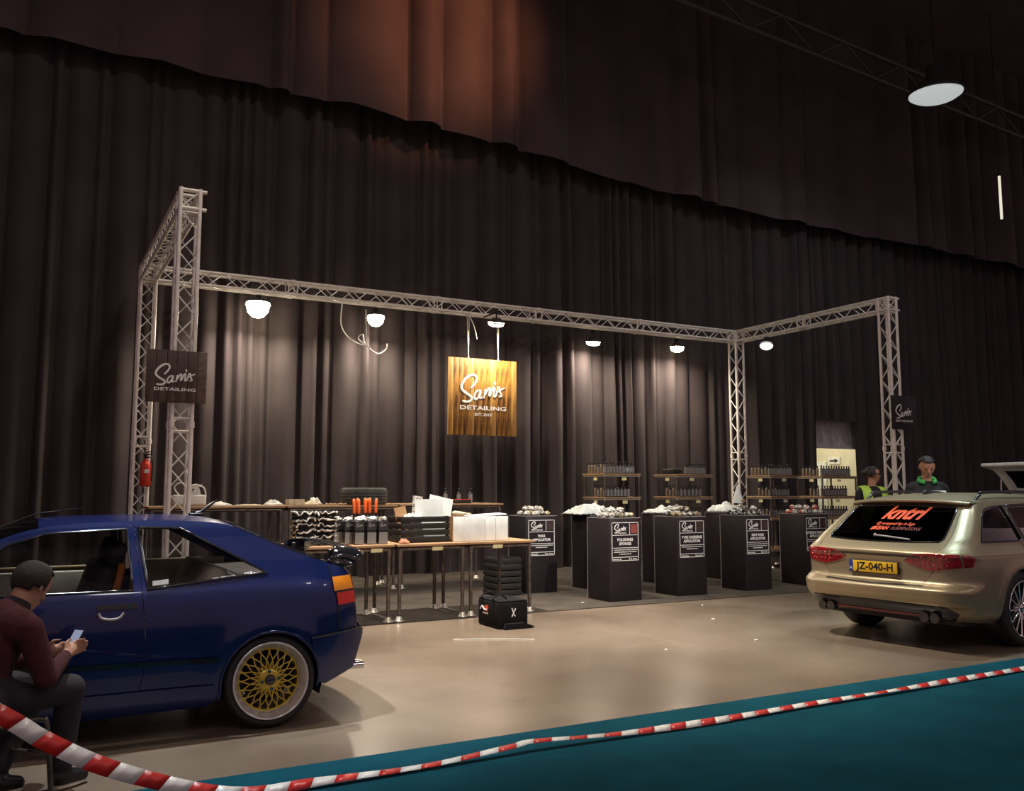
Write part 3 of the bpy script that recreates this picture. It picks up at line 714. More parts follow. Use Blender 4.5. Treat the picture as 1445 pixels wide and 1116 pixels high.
def sheet(loc, sx, sy, hz, label, seed, m='plastic_wrap', name='plastic_sheet', cat='sheet', rz=0, n=18, droop=0.0):
    vs = []; off = Vector((seed * 2.3, seed * 1.1, 0))
    for i in range(n + 1):
        for j in range(n + 1):
            u, v = i / n * 2 - 1, j / n * 2 - 1; e = max(abs(u), abs(v))
            z = hz * (1 - e ** 2) * (.6 + .9 * abs(mnoise.noise(Vector((u * 1.7, v * 1.7, 0)) + off))) + .25 * hz * abs(mnoise.noise(Vector((u * 5, v * 5, 3)) + off)) + .004
            vs.append((u * sx * (1 + .12 * mnoise.noise(Vector((v * 2, 4, 0)) + off)), v * sy * (1 + .12 * mnoise.noise(Vector((u * 2, 9, 0)) + off)), z))
    fs = [(i * (n + 1) + j, (i + 1) * (n + 1) + j, (i + 1) * (n + 1) + j + 1, i * (n + 1) + j + 1) for i in range(n) for j in range(n)]
    me = bpy.data.meshes.new(name); me.from_pydata(vs, [], fs); me.polygons.foreach_set('use_smooth', [True] * len(fs))
    o = mobj(name, me, M[m]); o.location = loc; o.rotation_euler[2] = rz
    md = o.modifiers.new('thick', 'SOLIDIFY'); md.thickness = .003
    return tag(o, label, cat)
sheet((7.46, 11.20, 1.09), .36, .26, .17, 'big crumpled white plastic sheet spread over a rear plinth', 1, m='white_sheet')
sheet((8.88, 11.30, 1.09), .24, .22, .11, 'crumpled white bag lying behind the tyre dressing plinth', 2, m='white_sheet', name='plastic_bag', cat='bag')
sheet((10.22, 11.32, 1.09), .24, .22, .17, 'crumpled white bag lying behind the mini wax plinth', 3, m='white_sheet', name='plastic_bag', cat='bag')
sheet((8.20, 10.12, 1.17), .17, .08, .07, 'twisted clear plastic wrapping over the packets of the tyre dressing plinth', 4, m='plastic_wrap', name='plastic_wrapping', cat='wrapping')
cn = thing('paper_cone', 'upright white paper cone by the right rear truss column', 'paper', (10.34, 11.16, 1.24))
MB().lathe([(.09, 0), (.075, .08), (.012, .29), (.001, .30)], n=14).build('sheet_cone', M['white_sheet'], cn)
MB().ball((.03, -.04, .03), (.09, .05, .045), 10, 6).build('orange_wrap', M['cardboard'], cn)

# ------------------------------------------------------------------ goods on the front tables
ZT = .857
def wrapped_cloth(x, y, z, label, seed):
    t = thing('wrapped_cloth', label, 'cloth', (x, y, z), group='black cloths wrapped in clear plastic'); rnd = random.Random(seed)
    MB().box((0, 0, .029), (.19, .28, .05), bev=.02).build('folded_cloth', M['rag' if False else 'bag_black'], t)
    mb = MB()
    for sx in (-1, 1):
        pts = [(sx * .098, -.14 + .28 * i / 6, .030 + rnd.uniform(-.022, .022)) for i in range(7)]
        mb.tube(pts, [.006 + rnd.uniform(0, .010) for _ in pts], 6)
    pts = [(-.095 + .19 * i / 6, -.142, .030 + rnd.uniform(-.024, .024)) for i in range(7)]
    mb.tube(pts, [.004 + rnd.uniform(0, .010) for _ in pts], 6)
    mb.build('plastic_edge', M['plastic_wrap'], t)
for c in range(2):
    for k in range(6):
        wrapped_cloth(2.66 + c * .228 + random.uniform(-.006, .006), 9.62 + random.uniform(-.006, .006), ZT + k * .062, ('bottom', 'second', 'third', 'fourth', 'fifth', 'topmost')[k] + ' plastic wrapped black cloth of the stack ' + ('away from the pouches', 'nearest the pouches')[c], c * 9 + k)
def pouch(x, y, label, h=.285, row=''):
    t = thing('black_pouch', label, 'pouch', (x, y, ZT), group='black pouches ' + row)
    MB().box((0, 0, h * .46), (.115, .085, h * .92), bev=.012).build('pouch_body', M['bottle_black'], t)
    MB().box((0, -.0435, h * .24), (.10, .003, h * .44)).build('smooth_panel', M['bottle_label'], t)
    mb = MB(); script_word(mb, .07, (0, h * .74, 0), bold=1.5); add_mesh(mb, text_mesh('DETAILING', .012, sx=1.3), (0, h * .62, 0))
    mb.build('lettering', M['edge_light'], t, (0, -.0445, 0), (PI / 2, 0, 0))
    MB().box((0, -.0437, h * .71), (.106, .002, h * .34)).build('print_panel', M['lamp_shell'], t)
    me = crumple(int(x * 100) % 17, .055, .042, .026); mobj('tissue', me, M['white_cloth'], t).location = (0, 0, h * .965)
for i, (x, y) in enumerate(((3.225, 9.44), (3.365, 9.44), (3.50, 9.44), (3.15, 9.56), (3.29, 9.57), (3.43, 9.57), (3.06, 9.70))):
    if i < 3: pouch(x, y, 'black printed pouch topped with white tissue, in the row along the table edge', row='along the table edge')
    elif i < 6: pouch(x, y, 'black printed pouch topped with white tissue, tucked behind the row at the table edge', row='behind the edge row')
    else: pouch(x, y, 'lone black printed pouch with white tissue beside the wrapped cloth stacks', row='beside the cloths')
bt = thing('brush_bucket', 'black open bucket holding orange handled brushes behind the pouches', 'bucket', (3.43, 9.86, ZT))
MB().lathe([(.001, .004), (.15, .004), (.17, .30), (.165, .30), (.146, .02), (.001, .02)], n=24).build('shell', M['bottle_black'], bt)
rnd = random.Random(4)
for i, (dx, dy) in enumerate(((-.11, -.03), (-.045, .05), (.005, -.06), (.03, .03), (.068, -.02), (.10, .06), (-.07, -.08), (.12, -.04))):
    t = thing('brush', 'orange handled brush standing upright in the black bucket', 'brush', (3.43 + dx, 9.86 + dy, ZT + .022 + .004 * (i % 3)), group='orange handled brushes in the bucket')
    t.rotation_euler = (rnd.uniform(-.05, .05), rnd.uniform(-.05, .05), 0)
    MB().cyl((0, 0, 0), (0, 0, .31), .012, 8).build('bristle_head', M['cap_black'], t)
    MB().lathe([(.001, .30), (.015, .30), (.019, .32), (.017, .38), (.019, .44), (.014, .468), (.001, .476)], n=12).build('handle', M['orange_handle'], t)
bb = thing('brown_box', 'small brown cardboard box lying between the cloths and pouches', 'box', (3.02, 9.86, ZT))
MB().box((0, 0, .05), (.15, .12, .10), bev=.003).build('carton', M['cardboard'], bb); MB().box((0, -.02, .101), (.03, .12, .003)).build('tape_strip', M['wood_top'], bb)
# black slatted crate
def slat_crate(label, x, y, z, w, d, h, slats=4, rz=0, name='slatted_crate'):
    t = thing(name, label, 'crate', (x, y, z), rz); sh = h / slats
    for i in range(slats):
        zz = sh * (i + .5)
        for sy in (-1, 1): MB().box((0, sy * (d / 2 - .006), zz), (w, .012, sh - .014), bev=.002).build('slat', M['crate_black'], t)
        for sx in (-1, 1): MB().box((sx * (w / 2 - .006), 0, zz), (.012, d - .026, sh - .014), bev=.002).build('slat', M['crate_black'], t)
    for sx in (-1, 1):
        for sy in (-1, 1): MB().box((sx * (w / 2 - .026), sy * (d / 2 - .026), h / 2), (.026, .026, h - .004)).build('corner_post', M['crate_black'], t)
    MB().box((0, 0, .012), (w - .03, d - .03, .012)).build('bottom_board', M['crate_black'], t)
    return t
cr = slat_crate('black slatted wooden crate full of white papers on the front table', 4.03, 9.66, ZT, .60, .42, .30)
def leaning_card(x, y, z, w, h, tilt, rz, m, label, th=.004):
    o = MB().box((0, 0, h / 2), (w, th, h)).build('paper_card', M[m]); o.location = (x, y, z); o.rotation_euler = (tilt, 0, rz); return tag(o, label, 'paper')
leaning_card(4.14, 9.58, ZT + .03, .36, .46, -.10, .04, 'white_sheet', 'large white card standing in the black slatted crate')
o = leaning_card(4.22, 9.62, ZT + .03, .30, .50, -.14, -.04, 'white_sheet', 'tilted white card standing tallest in the black slatted crate'); o.rotation_euler[1] = .22
o = leaning_card(4.00, 9.68, ZT + .03, .14, .50, -.10, .2, 'plastic_wrap', 'narrow clear wrapped card poking up from the black slatted crate'); o.rotation_euler[1] = .12
o = leaning_card(3.86, 9.62, ZT + .03, .20, .38, -.18, .5, 'cardboard', 'brown cardboard flap sticking out of the black slatted crate'); o.rotation_euler[1] = -.12
tag(sheet((3.92, 9.60, ZT + .27), .12, .10, .06, 'crumpled clear wrapping on the papers of the slatted crate', 6, m='plastic_wrap', name='plastic_wrapping', cat='wrapping'))
# white partitioned box
wb = thing('partition_box', 'white fronted cardboard box with partitions on the front table', 'box', (4.77, 9.64, ZT))
MB().box((-.05, 0, .004), (.72, .40, .006)).box((-.405, 0, .145), (.01, .40, .285)).box((-.05, .195, .145), (.72, .01, .285)).build('carton', M['cardboard'], wb)
for a, b in ((-.40, .01), (.014, .155), (.159, .32)): MB().box(((a + b) / 2, -.197, .143), (b - a, .012, .282), bev=.002).build('white_front', M['white_sheet'], wb)
for a in (.012, .157, .31): MB().box((a, 0, .14), (.006, .38, .27)).build('partition', M['white_sheet'], wb)
MB().box((.08, -.06, .298), (.50, .20, .008), R=Matrix.Rotation(.06, 3, 'X') @ Matrix.Rotation(-.05, 3, 'Y')).build('top_flap', M['white_sheet'], wb)
gl = thing('rolled_glove', 'rolled brown glove lying on top of the white partitioned box', 'glove', (4.47, 9.56, ZT + .318))
MB().tube([(-.06, 0, 0), (-.02, 0, .008), (.05, 0, .0), (.12, .01, -.004)], [.022, .028, .025, .018], 10).build('palm', M['cream_cloth'], gl)
for k in range(4): MB().tube([(.11, .02 - .014 * k, 0), (.16, .02 - .017 * k, -.004), (.185, .02 - .018 * k, -.016)], [.009, .009, .006], 8).build('finger', M['cream_cloth'], gl)
rg = sheet((3.74, 9.38, ZT), .06, .05, .05, 'small crumpled rust brown rag at the edge of the front table', 8, m='rag', name='rag', cat='rag', n=10)
# goods on the rear counter
ZB = 1.237
ty = thing('tyre_casing', 'black tyre lying flat on the tall rear counter', 'tyre', (4.43, 12.74, ZB))
prof = [(.20, .03), (.25, .005), (.31, 0), (.335, .02), (.345, .05), (.345, .20), (.335, .23), (.31, .25), (.25, .245), (.20, .22), (.195, .12), (.20, .03)]
MB().lathe(prof, n=48).build('carcass', M['rubber_dusty'], ty)
for z in (.085, .125, .165): MB().lathe([(.346, z - .006), (.349, z - .005), (.349, z + .005), (.346, z + .006)], n=48).build('tread_ring', M['rubber'], ty)
mc = thing('white_machine', 'white bench machine with curved hoses on the tall rear counter', 'machine', (1.94, 12.72, ZB))
MB().box((0, 0, .075), (.42, .26, .15), bev=.03).build('base_unit', M['white_cloth'], mc)
MB().prism([(-.02, .14), (.15, .14), (.12, .24), (.10, .30), (.02, .28), (-.02, .22)], -.08, .08, 'Y').build('head_unit', M['white_cloth'], mc)
MB().cyl((.04, -.082, .22), (.04, -.09, .22), .012).build('knob', M['cap_black'], mc)
for P in ([(.10, 0, .28), (.19, 0, .25), (.22, 0, .16), (.215, 0, .08)], [(-.12, 0, .14), (-.19, 0, .24), (-.13, 0, .31), (-.04, .02, .30)]): MB().tube(catmull(P, 6), .009, 8).build('hose', M['cable_white'], mc)
MB().box((-.05, -.02, -.0 + .008), (.5, .3, .016)).build('wooden_base', M['wood_top'], mc)
mn = thing('dark_panel', 'dark upright panel with pale top edge behind the white machine', 'panel', (2.04, 13.0, ZB))
MB().box((0, 0, .14), (.22, .02, .28), bev=.003).build('board', M['crate_black'], mn); MB().box((0, 0, .287), (.23, .03, .014)).build('top_edge', M['edge_light'], mn)
sheet((2.32, 12.62, ZB), .15, .10, .06, 'white cloth lying beside the white machine on the rear counter', 11, m='white_cloth', name='cloth', cat='cloth')
sheet((3.06, 12.62, ZB), .12, .10, .07, 'white cloth lying beside the cream tray on the rear counter', 12, m='white_cloth', name='cloth', cat='cloth')
sheet((2.72, 12.60, ZB), .20, .09, .02, 'flat cream cloth spread on the rear counter', 13, m='cream_cloth', name='cloth', cat='cloth')
tr = thing('cream_tray', 'shallow cream tray on the rear counter beside the rumpled cloth', 'tray', (3.37, 12.64, ZB))
MB().box((0, 0, .006), (.22, .18, .008)).build('tray_base', M['cream_cloth'], tr)
for dx, dy, a, b in ((0, -.09, .22, .01), (0, .09, .22, .01), (-.11, 0, .01, .18), (.11, 0, .01, .18)): MB().box((dx, dy, .045), (a, b, .08)).build('rim', M['cream_cloth'], tr)
sheet((3.60, 12.64, ZB), .11, .11, .07, 'rumpled beige cloth beside the cream tray', 14, m='cream_cloth', name='cloth', cat='cloth')
sheet((3.74, 12.94, ZB), .09, .09, .12, 'bunched white cloth behind the rumpled beige cloth', 15, m='white_cloth', name='cloth', cat='cloth')
rnd = random.Random(21)
for i in range(9):
    a = rnd.uniform(-.5, .5); x, y = 3.80 + .035 * i, 12.50 + rnd.uniform(0, .10)
    t = thing('detail_brush', 'small pale brush in the loose row on the rear counter', 'brush', (x, y, ZB + .014 + .0 * i), a, group='small pale brushes on the rear counter')
    MB().cyl((0, -.06, 0), (0, .04, 0), .008, 8).build('handle', M['wood_top'], t); MB().cyl((0, .04, 0), (0, .08, 0), .010, 8, r2=.013).build('bristles', M['cream_cloth'], t)
fr = thing('flat_case', 'flat red and black case in front of the spray bottles', 'case', (5.94, 12.55, ZB + .012))
MB().box((0, 0, .025), (.28, .16, .05), bev=.008).build('case_body', M['cap_black'], fr); MB().box((0, 0, .056), (.27, .15, .012), bev=.004).build('lid', M['red_paint'], fr)
# stacked crates and bag on the floor
for k in range(3): slat_crate(('bottom', 'middle', 'topmost')[k] + ' black slatted crate of the floor stack beside the wax applicator plinth', 5.87, 11.05, .013 + k * .172, .38, .42, .17, slats=2)
bg = thing('tool_bag', 'black cube shaped tool bag with red and white print on the floor', 'bag', (4.585, 8.62, 0))
MB().box((0, 0, .14), (.36, .48, .275), bev=.02).build('bag_body', M['bag_black'], bg)
MB().box((0, 0, .282), (.35, .47, .018), bev=.008).build('lid', M['bag_black'], bg)
MB().prism([(-.14, .0), (.18, .0), (.22, .018), (.10, .06), (-.12, .06)], -.31, -.24, 'Y').build('flap', M['bag_black'], bg)
mb = MB(); mb.prism([(-.03, .16), (.07, .16), (.085, .20), (.08, .225), (.02, .222), (-.01, .20)], 0, .004, 'Z')
mb.build('red_print', M['print_orange'], bg, (-.1815, .07, 0), (PI / 2, 0, -PI / 2))
mb = MB().tube(catmull([(-.10, .17, .002), (-.06, .205, .002), (-.03, .19, .002), (.0, .175, .002), (.06, .178, .002)], 5), .008, 6); mb.box((.02, .14, .002), (.12, .018, .003))
mb.build('white_print', M['print_white'], bg, (-.1825, .07, 0), (PI / 2, 0, -PI / 2))
mb = MB().tube([(-.02, .12, .002), (.0, .16, .002), (-.02, .21, .002)], .008, 6).tube([(.02, .125, .002), (.0, .16, .002), (.025, .205, .002)], .007, 6)
mb.build('figure_print', M['print_white'], bg, (.0, -.2415, 0), (PI / 2, 0, 0))
for sy in (-.13, .13): MB().tube(catmull([(-.17, sy, .25), (-.185, sy, .31), (-.10, sy, .345), (-.02, sy, .30)], 5), .009, 8).build('handle', M['bag_black'], bg)
tag(MB().tube([(3.72, 8.02, .004), (3.95, 7.93, .004), (4.2, 7.80, .004), (4.42, 7.645, .004)], .0045, 6).build('white_string', M['cable_white']), 'thin white string lying straight across the concrete floor', 'string')
for i, (x, y) in enumerate(((6.35, 9.75), (5.2, 6.6), (6.9, 7.9), (6.3, 6.6), (7.6, 8.9))):
    tag(MB().box((x, y, .004 if i else .016), (.035, .02, .006), rz=i).build('paper_scrap', M['print_white']), 'tiny white scrap of paper lying on the floor', 'scrap', 'paper scraps on the floor')

# ------------------------------------------------------------------ cars: shared pieces
def arc(cx, cz, r, a0, a1, n=14): return [(cx + r * math.cos(math.radians(a0 + (a1 - a0) * i / n)), cz + r * math.sin(math.radians(a0 + (a1 - a0) * i / n))) for i in range(n + 1)]
def inset(poly, k):
    cx = sum(p[0] for p in poly) / len(poly); cy = sum(p[1] for p in poly) / len(poly)
    return [(cx + (x - cx) * k, cy + (y - cy) * k) for x, y in poly]
def outline_tube(name, poly, mapf, r, m, parent, sub=6, closed=True):
    P = []; n = len(poly)
    for i in range(n if closed else n - 1):
        a, b = poly[i], poly[(i + 1) % n]
        P += [mapf(a[0] + (b[0] - a[0]) * k / sub, a[1] + (b[1] - a[1]) * k / sub) for k in range(sub)]
    P.append(mapf(*poly[0]) if closed else mapf(*poly[-1]))
    return MB().tube(P, r, 6).build(name, m, parent)
# ------------------------------------------------------------------ dark blue coupe hatchback
blue = thing('hatchback_car', 'dark blue two door hatchback with gold mesh wheels parked on concrete', 'car', (1.374, 5.63, 0))
CW = 1.62
OZ = [(.14, .085), (.20, .055), (.30, .028), (.46, .008), (.62, 0), (.74, .010), (.84, .036), (.91, .072), (1.0, .125), (1.10, .178), (1.20, .232), (1.27, .28)]
ZTOP = [(-3.30, .56), (-3.2, .68), (-3.0, .745), (-2.6, .81), (-2.25, .865), (-2.08, .895), (-1.75, 1.05), (-1.46, 1.185), (-1.26, 1.236), (-1.0, 1.256), (-.7, 1.262), (-.43, 1.256), (-.23, 1.228), (.06, 1.10), (.34, .99), (.46, .955), (.51, .94)]
def bo(s, z):
    o = smooth_tab(OZ, z)
    for cx in (.01, -2.46):
        d = math.hypot(s - cx, z - .28); o -= .014 * math.exp(-((d - .33) / .07) ** 2)
    if s > .15: o += .18 * ((s - .15) / .5) ** 2.6
    if s < -2.35: o += .24 * ((-2.35 - s) / .95) ** 2.4
    return o
def bnear(off=0.0): return lambda s, z: (s, bo(s, z) + off, z)
def bfar(off=0.0): return lambda s, z: (s, CW - bo(s, z) - off, z)
def btop(off=0.0):
    def f(s, b):
        q = b / 1.3; z = smooth_tab(ZTOP, s); e = bo(s, z); k = abs(2 * q - 1)
        crown = lerp_tab([(-3.3, .05), (-2.1, .06), (-1.5, .05), (-1.0, .028), (-.2, .026), (.5, .02)], s)
        return (s, e + (CW - 2 * e) * q, z + crown * (1 - k ** 2.6) + off)
    return f
BREAR = [(.235, .40), (.30, .571), (.40, .62), (.50, .645), (.535, .645), (.56, .60), (.72, .58), (.80, .565), (.90, .545), (.94, .51)]
def brear(b, z):
    q = b / 1.3; s = lerp_tab(BREAR, z); e = bo(s, z); k = abs(2 * q - 1)
    return (s + .10 * (1 - k ** 2.2), e + (CW - 2 * e) * q, z)
tops = [(s / 20.0, smooth_tab(ZTOP, s / 20.0)) for s in range(10, -66, -1)]
b_out = [(.30, .235), (.354, .235), (.571, .303), (.62, .40), (.645, .50), (.645, .535), (.60, .56), (.58, .72), (.565, .80), (.545, .90), (.51, .94)] + tops \
    + [(-3.30, .55), (-3.31, .40), (-3.26, .22), (-3.1, .19), (-2.80, .19)] + arc(-2.46, .28, .305, -17, 197) + [(-2.1, .19), (-1.2, .18), (-.36, .19)] + arc(.01, .28, .303, 197, 0 - 8)[::1]
b_out = [(.30, .235), (.354, .235), (.571, .303), (.62, .40), (.645, .50), (.645, .535), (.60, .56), (.58, .72), (.565, .80), (.545, .90), (.51, .94)] + tops \
    + [(-3.30, .55), (-3.31, .40), (-3.26, .22), (-3.1, .19), (-2.76, .19)] + [(x, z) for x, z in arc(-2.46, .28, .305, 197, -17)] + [(-2.1, .19), (-1.2, .18), (-.34, .19)] + [(x, z) for x, z in arc(.01, .28, .303, 197, -9)]
# the arches run over the wheel: rebuild them in travelling order (front to rear)
b_door = [(-.785, 1.236), (-.745, .862), (-.712, .47), (-.75, .25), (-1.85, .24), (-1.98, .50), (-1.98, .845), (-1.72, 1.02), (-1.45, 1.165), (-1.26, 1.218)]
b_qwin = [(-.765, 1.225), (-.52, 1.214), (-.02, .936), (-.715, .868)]
b_dwin = [(-.832, 1.215), (-1.26, 1.196), (-1.44, 1.142), (-1.70, .995), (-1.90, .868), (-.795, .868)]
for far in (0, 1):
    mp = bfar if far else bnear
    panel('body_side', b_out, mp(), M['paint_blue'], blue, holes=[b_door, b_qwin], step=.055)
    d = panel('door', inset(b_door, .994), mp(-.001), M['paint_blue'], blue, holes=[b_dwin], step=.06)
    panel('door_window', b_dwin, mp(.010), M['car_glass'], blue, step=.15)
    panel('quarter_window', b_qwin, mp(.010), M['car_glass'], blue, step=.15)
    outline_tube('window_trim', b_qwin, mp(-.003), .009, M['trim_gloss'], blue)
    outline_tube('window_trim', b_dwin, mp(-.003), .008, M['trim_gloss'], d)
    hd = panel('door_handle', [(-.99, .768), (-.99, .80), (-.77, .80), (-.77, .768)], mp(-.016), M['trim_black'], d, step=.05)
    k = mp(-.022)
    MB().tube(catmull([k(-.98, .755), k(-.965, .728), k(-.92, .716), k(-.87, .722), k(-.845, .75)], 5), .008, 8).build('handle_pull', M['edge_light'], d)
    lc = k(-.82, .784); MB().cyl(lc, (lc[0], lc[1] + (.01 if not far else -.01), lc[2]), .010, 10).build('key_lock', M['chrome'], d)
    panel('side_moulding', [(-.31, .425), (-.31, .452), (-1.9, .49), (-1.9, .462)], mp(-.010), M['trim_gloss'], blue, step=.2)
    bp = panel('rear_bumper', [(.315, .245), (.354, .225), (.575, .296), (.65, .50), (.645, .53), (.60, .548), (.25, .522), (.262, .46), (.298, .372)], mp(-.014), M['paint_blue'], blue, step=.05)
    outline_tube('bumper_seam', [(.25, .524), (.60, .55), (.645, .532)], mp(-.016), .006, M['trim_black'], bp, closed=False)
    panel('sill_skirt', [(-.31, .20), (-.33, .29), (-2.1, .30), (-2.12, .16), (-1.2, .15), (-.36, .16)], mp(-.012), M['paint_blue'], blue, step=.1)
    tlp = panel('tail_lamp', [(.412, .80), (.405, .888), (.545, .893), (.562, .803)], mp(-.010), M['lamp_amber'], blue, step=.05); tlp['label'] = 'amber upper lens of the tail lamp'
    tlr = panel('tail_lamp', [(.438, .713), (.428, .792), (.563, .798), (.576, .718)], mp(-.010), M['lamp_red'], blue, step=.05); tlr['label'] = 'red lower lens of the tail lamp'
    panel('lens_divider', [(.425, .790), (.425, .803), (.566, .806), (.566, .795)], mp(-.012), M['trim_black'], tlp, step=.06)
    outline_tube('arch_lip', arc(.01, .28, .303, 190, -12), mp(-.003), .009, M['paint_blue'], blue, closed=False, sub=2)
    outline_tube('panel_seam', [(.39, .955), (.405, .89), (.425, .79), (.438, .71), (.44, .56)], mp(-.001), .004, M['trim_black'], blue, closed=False)
panel('bonnet', [(-3.28, 0), (-2.08, 0), (-2.08, 1.3), (-3.28, 1.3)], btop(), M['paint_blue'], blue, step=.12)
panel('windscreen', [(-2.08, 0), (-1.30, 0), (-1.30, 1.3), (-2.08, 1.3)], btop(), M['car_glass'], blue, step=.12)
panel('roof', [(-1.30, 0), (-.20, 0), (-.20, 1.3), (-1.30, 1.3)], btop(), M['paint_blue'], blue, step=.08)
hwin = [(-.17, .12), (.35, .07), (.35, 1.23), (-.17, 1.18)]
ht = panel('hatch', [(-.197, 0), (.505, 0), (.505, 1.3), (-.197, 1.3)], btop(), M['paint_blue'], blue, holes=[hwin], step=.06)
panel('rear_window', hwin, btop(-.004), M['tint_glass'], ht, step=.1)
outline_tube('window_seal', hwin, btop(.003), .014, M['trim_gloss'], ht)
for b_ in (.025, 1.275): outline_tube('hatch_seam', [(-.20, b_), (.0, b_), (.25, b_), (.47, b_)], btop(.002), .007, M['trim_gloss'], ht, closed=False)
panel('rear_panel', [(0, .235), (1.3, .235), (1.3, .94), (0, .94)], brear, M['paint_blue'], blue, step=.06)
for a, b in ((.0, .30), (1.0, 1.3)):
    panel('tail_lamp', [(a, .80), (b, .80), (b, .89), (a, .89)], lambda q, z: (brear(q, z)[0] + .008, brear(q, z)[1], z), M['lamp_amber'], blue, step=.08)
    panel('tail_lamp', [(a, .715), (b, .715), (b, .795), (a, .795)], lambda q, z: (brear(q, z)[0] + .008, brear(q, z)[1], z), M['lamp_red'], blue, step=.08)
MB().cyl((.60, .30, .27), (.70, .30, .27), .025, 14).cyl((.60, .36, .27), (.70, .36, .27), .025, 14).build('exhaust_pipe', M['chrome'], blue)
# raised rear wing
def wing():
    path = [(.44, .17, .955), (.52, .165, .985), (.565, .20, 1.03), (.60, .30, 1.05), (.62, .55, 1.062), (.625, .81, 1.066)]
    path = path + [(s, CW - o, z) for s, o, z in path[-2::-1]]
    P = catmull(path, 5); vs = []; n = 12
    for i, p in enumerate(P):
        t = abs(i / (len(P) - 1) * 2 - 1); ch = .120 - .055 * t ** 3; th = .018 + .010 * t ** 2
        for k in range(n):
            a = 2 * PI * k / n; c, s_ = math.cos(a), math.sin(a)
            vs.append((p.x + ch * c * .95 - .02, p.y + (.02 * c if t > .8 else 0), p.z + th * s_ * (1.0 if c > -.6 else .7) - .022 * c))
    fs = [(i * n + k, i * n + (k + 1) % n, (i + 1) * n + (k + 1) % n, (i + 1) * n + k) for i in range(len(P) - 1) for k in range(n)]
    return MB().add(vs, fs, 0, True).add(vs[:n], [tuple(range(n))]).add(vs[-n:], [tuple(range(n))])
wg = wing().build('rear_wing', M['trim_gloss'], blue)
for y in (.34, CW - .34): MB().box((.50, y, 1.0), (.10, .03, .10), bev=.008).build('wing_support', M['trim_black'], wg)
# roof aerial
MB().tube([(-.34, .80, 1.285), (-.31, .80, 1.30), (-.20, .80, 1.385)], [.022, .014, .004], 8).box((-.34, .80, 1.285), (.10, .05, .02), bev=.008).build('roof_aerial', M['trim_black'], blue)
MB().tube([(-1.55, .95, 1.20), (-1.3, .95, 1.30), (-1.02, .95, 1.335), (-1.02, .95, 1.352)], .005, 6).build('aerial_rod', M['trim_black'], blue)
# mirrors
for y, sg in ((-.03, -1), (CW + .03, 1)):
    MB().ball((-1.80, y + sg * .08, .93), (.06, .10, .07), 14, 8).box((-1.80, y, .90), (.05, .10, .04), bev=.01).build('door_mirror', M['paint_blue'], blue)
# stickers on the quarter window glass
k = bnear(.002); mb = MB(); rr = random.Random(3); x = -.345
for i in range(2):
    a = [k(x + dx, .878 + (x + .345) * .1 + dz) for dx, dz in ((0, 0), (.035, .004), (.035, .042), (0, .038))]; mb.add(a, [(0, 1, 2, 3)]); x += .045
while x < -.055:
    c = rr.uniform(.010, .018); h_ = rr.choice((.018, .018, .026)); a = [k(x + dx, .884 + (x + .345) * .16 + dz) for dx, dz in ((0, 0), (c, .002), (c, h_), (0, h_))]; mb.add(a, [(0, 1, 2, 3)]); x += c + .004
mb.build('window_sticker', M['print_white'], blue)
mb = MB(); mb.add([k(*p) for p in ((-.69, .887), (-.60, .895), (-.60, .922), (-.69, .914))], [(0, 1, 2, 3)]); mb.build('window_sticker', M['panel_grey'], blue)
# interior
MB().box((-1.2, CW / 2, .25), (2.2, 1.35, .04)).box((-2.05, CW / 2, .60), (.3, 1.3, .45), bev=.05).build('cabin_floor', M['interior_dark'], blue)
RB = Matrix.Rotation(.42, 3, 'Y')
MB().box((-.36, CW / 2, .72), (.14, 1.12, .52), R=RB, bev=.05).box((-.60, CW / 2, .47), (.46, 1.12, .16), bev=.05).build('rear_seat', M['cream_leather'], blue)
for y in (.50, CW - .50):
    st = MB().box((-.98, y, .70), (.14, .46, .60), R=Matrix.Rotation(.30, 3, 'Y'), bev=.05).box((-1.27, y, .42), (.50, .48, .16), bev=.05).build('front_seat', M['interior_dark'], blue)
    MB().box((-.86, y, 1.05), (.09, .26, .16), R=Matrix.Rotation(.3, 3, 'Y'), bev=.03).build('head_restraint', M['interior_dark'], st)
MB().box((-.86, .30, .90), (.04, .10, .22), R=Matrix.Rotation(.2, 3, 'Y'), bev=.015).build('seat_belt_guide', M['seat_orange'], blue)
MB().box((-1.35, CW - .11, .70), (1.10, .04, .36), bev=.01).build('door_card', M['cream_leather'], blue)
MB().box((-1.40, CW - .145, .905), (1.10, .03, .03), bev=.008).build('door_capping', M['wood_strip'], blue)
MB().box((-.35, CW - .17, .80), (.66, .03, .30), bev=.01).build('quarter_trim', M['cream_leather'], blue)
MB().box((-.02, CW / 2, .90), (.50, 1.15, .02)).build('parcel_shelf', M['cream_leather'], blue)
MB().tube(catmull([(-1.80, .50, .95), (-1.79, .66, .85), (-1.80, .50, .72), (-1.81, .34, .85), (-1.80, .50, .95)], 6), .014, 8).build('steering_wheel', M['interior_dark'], blue)
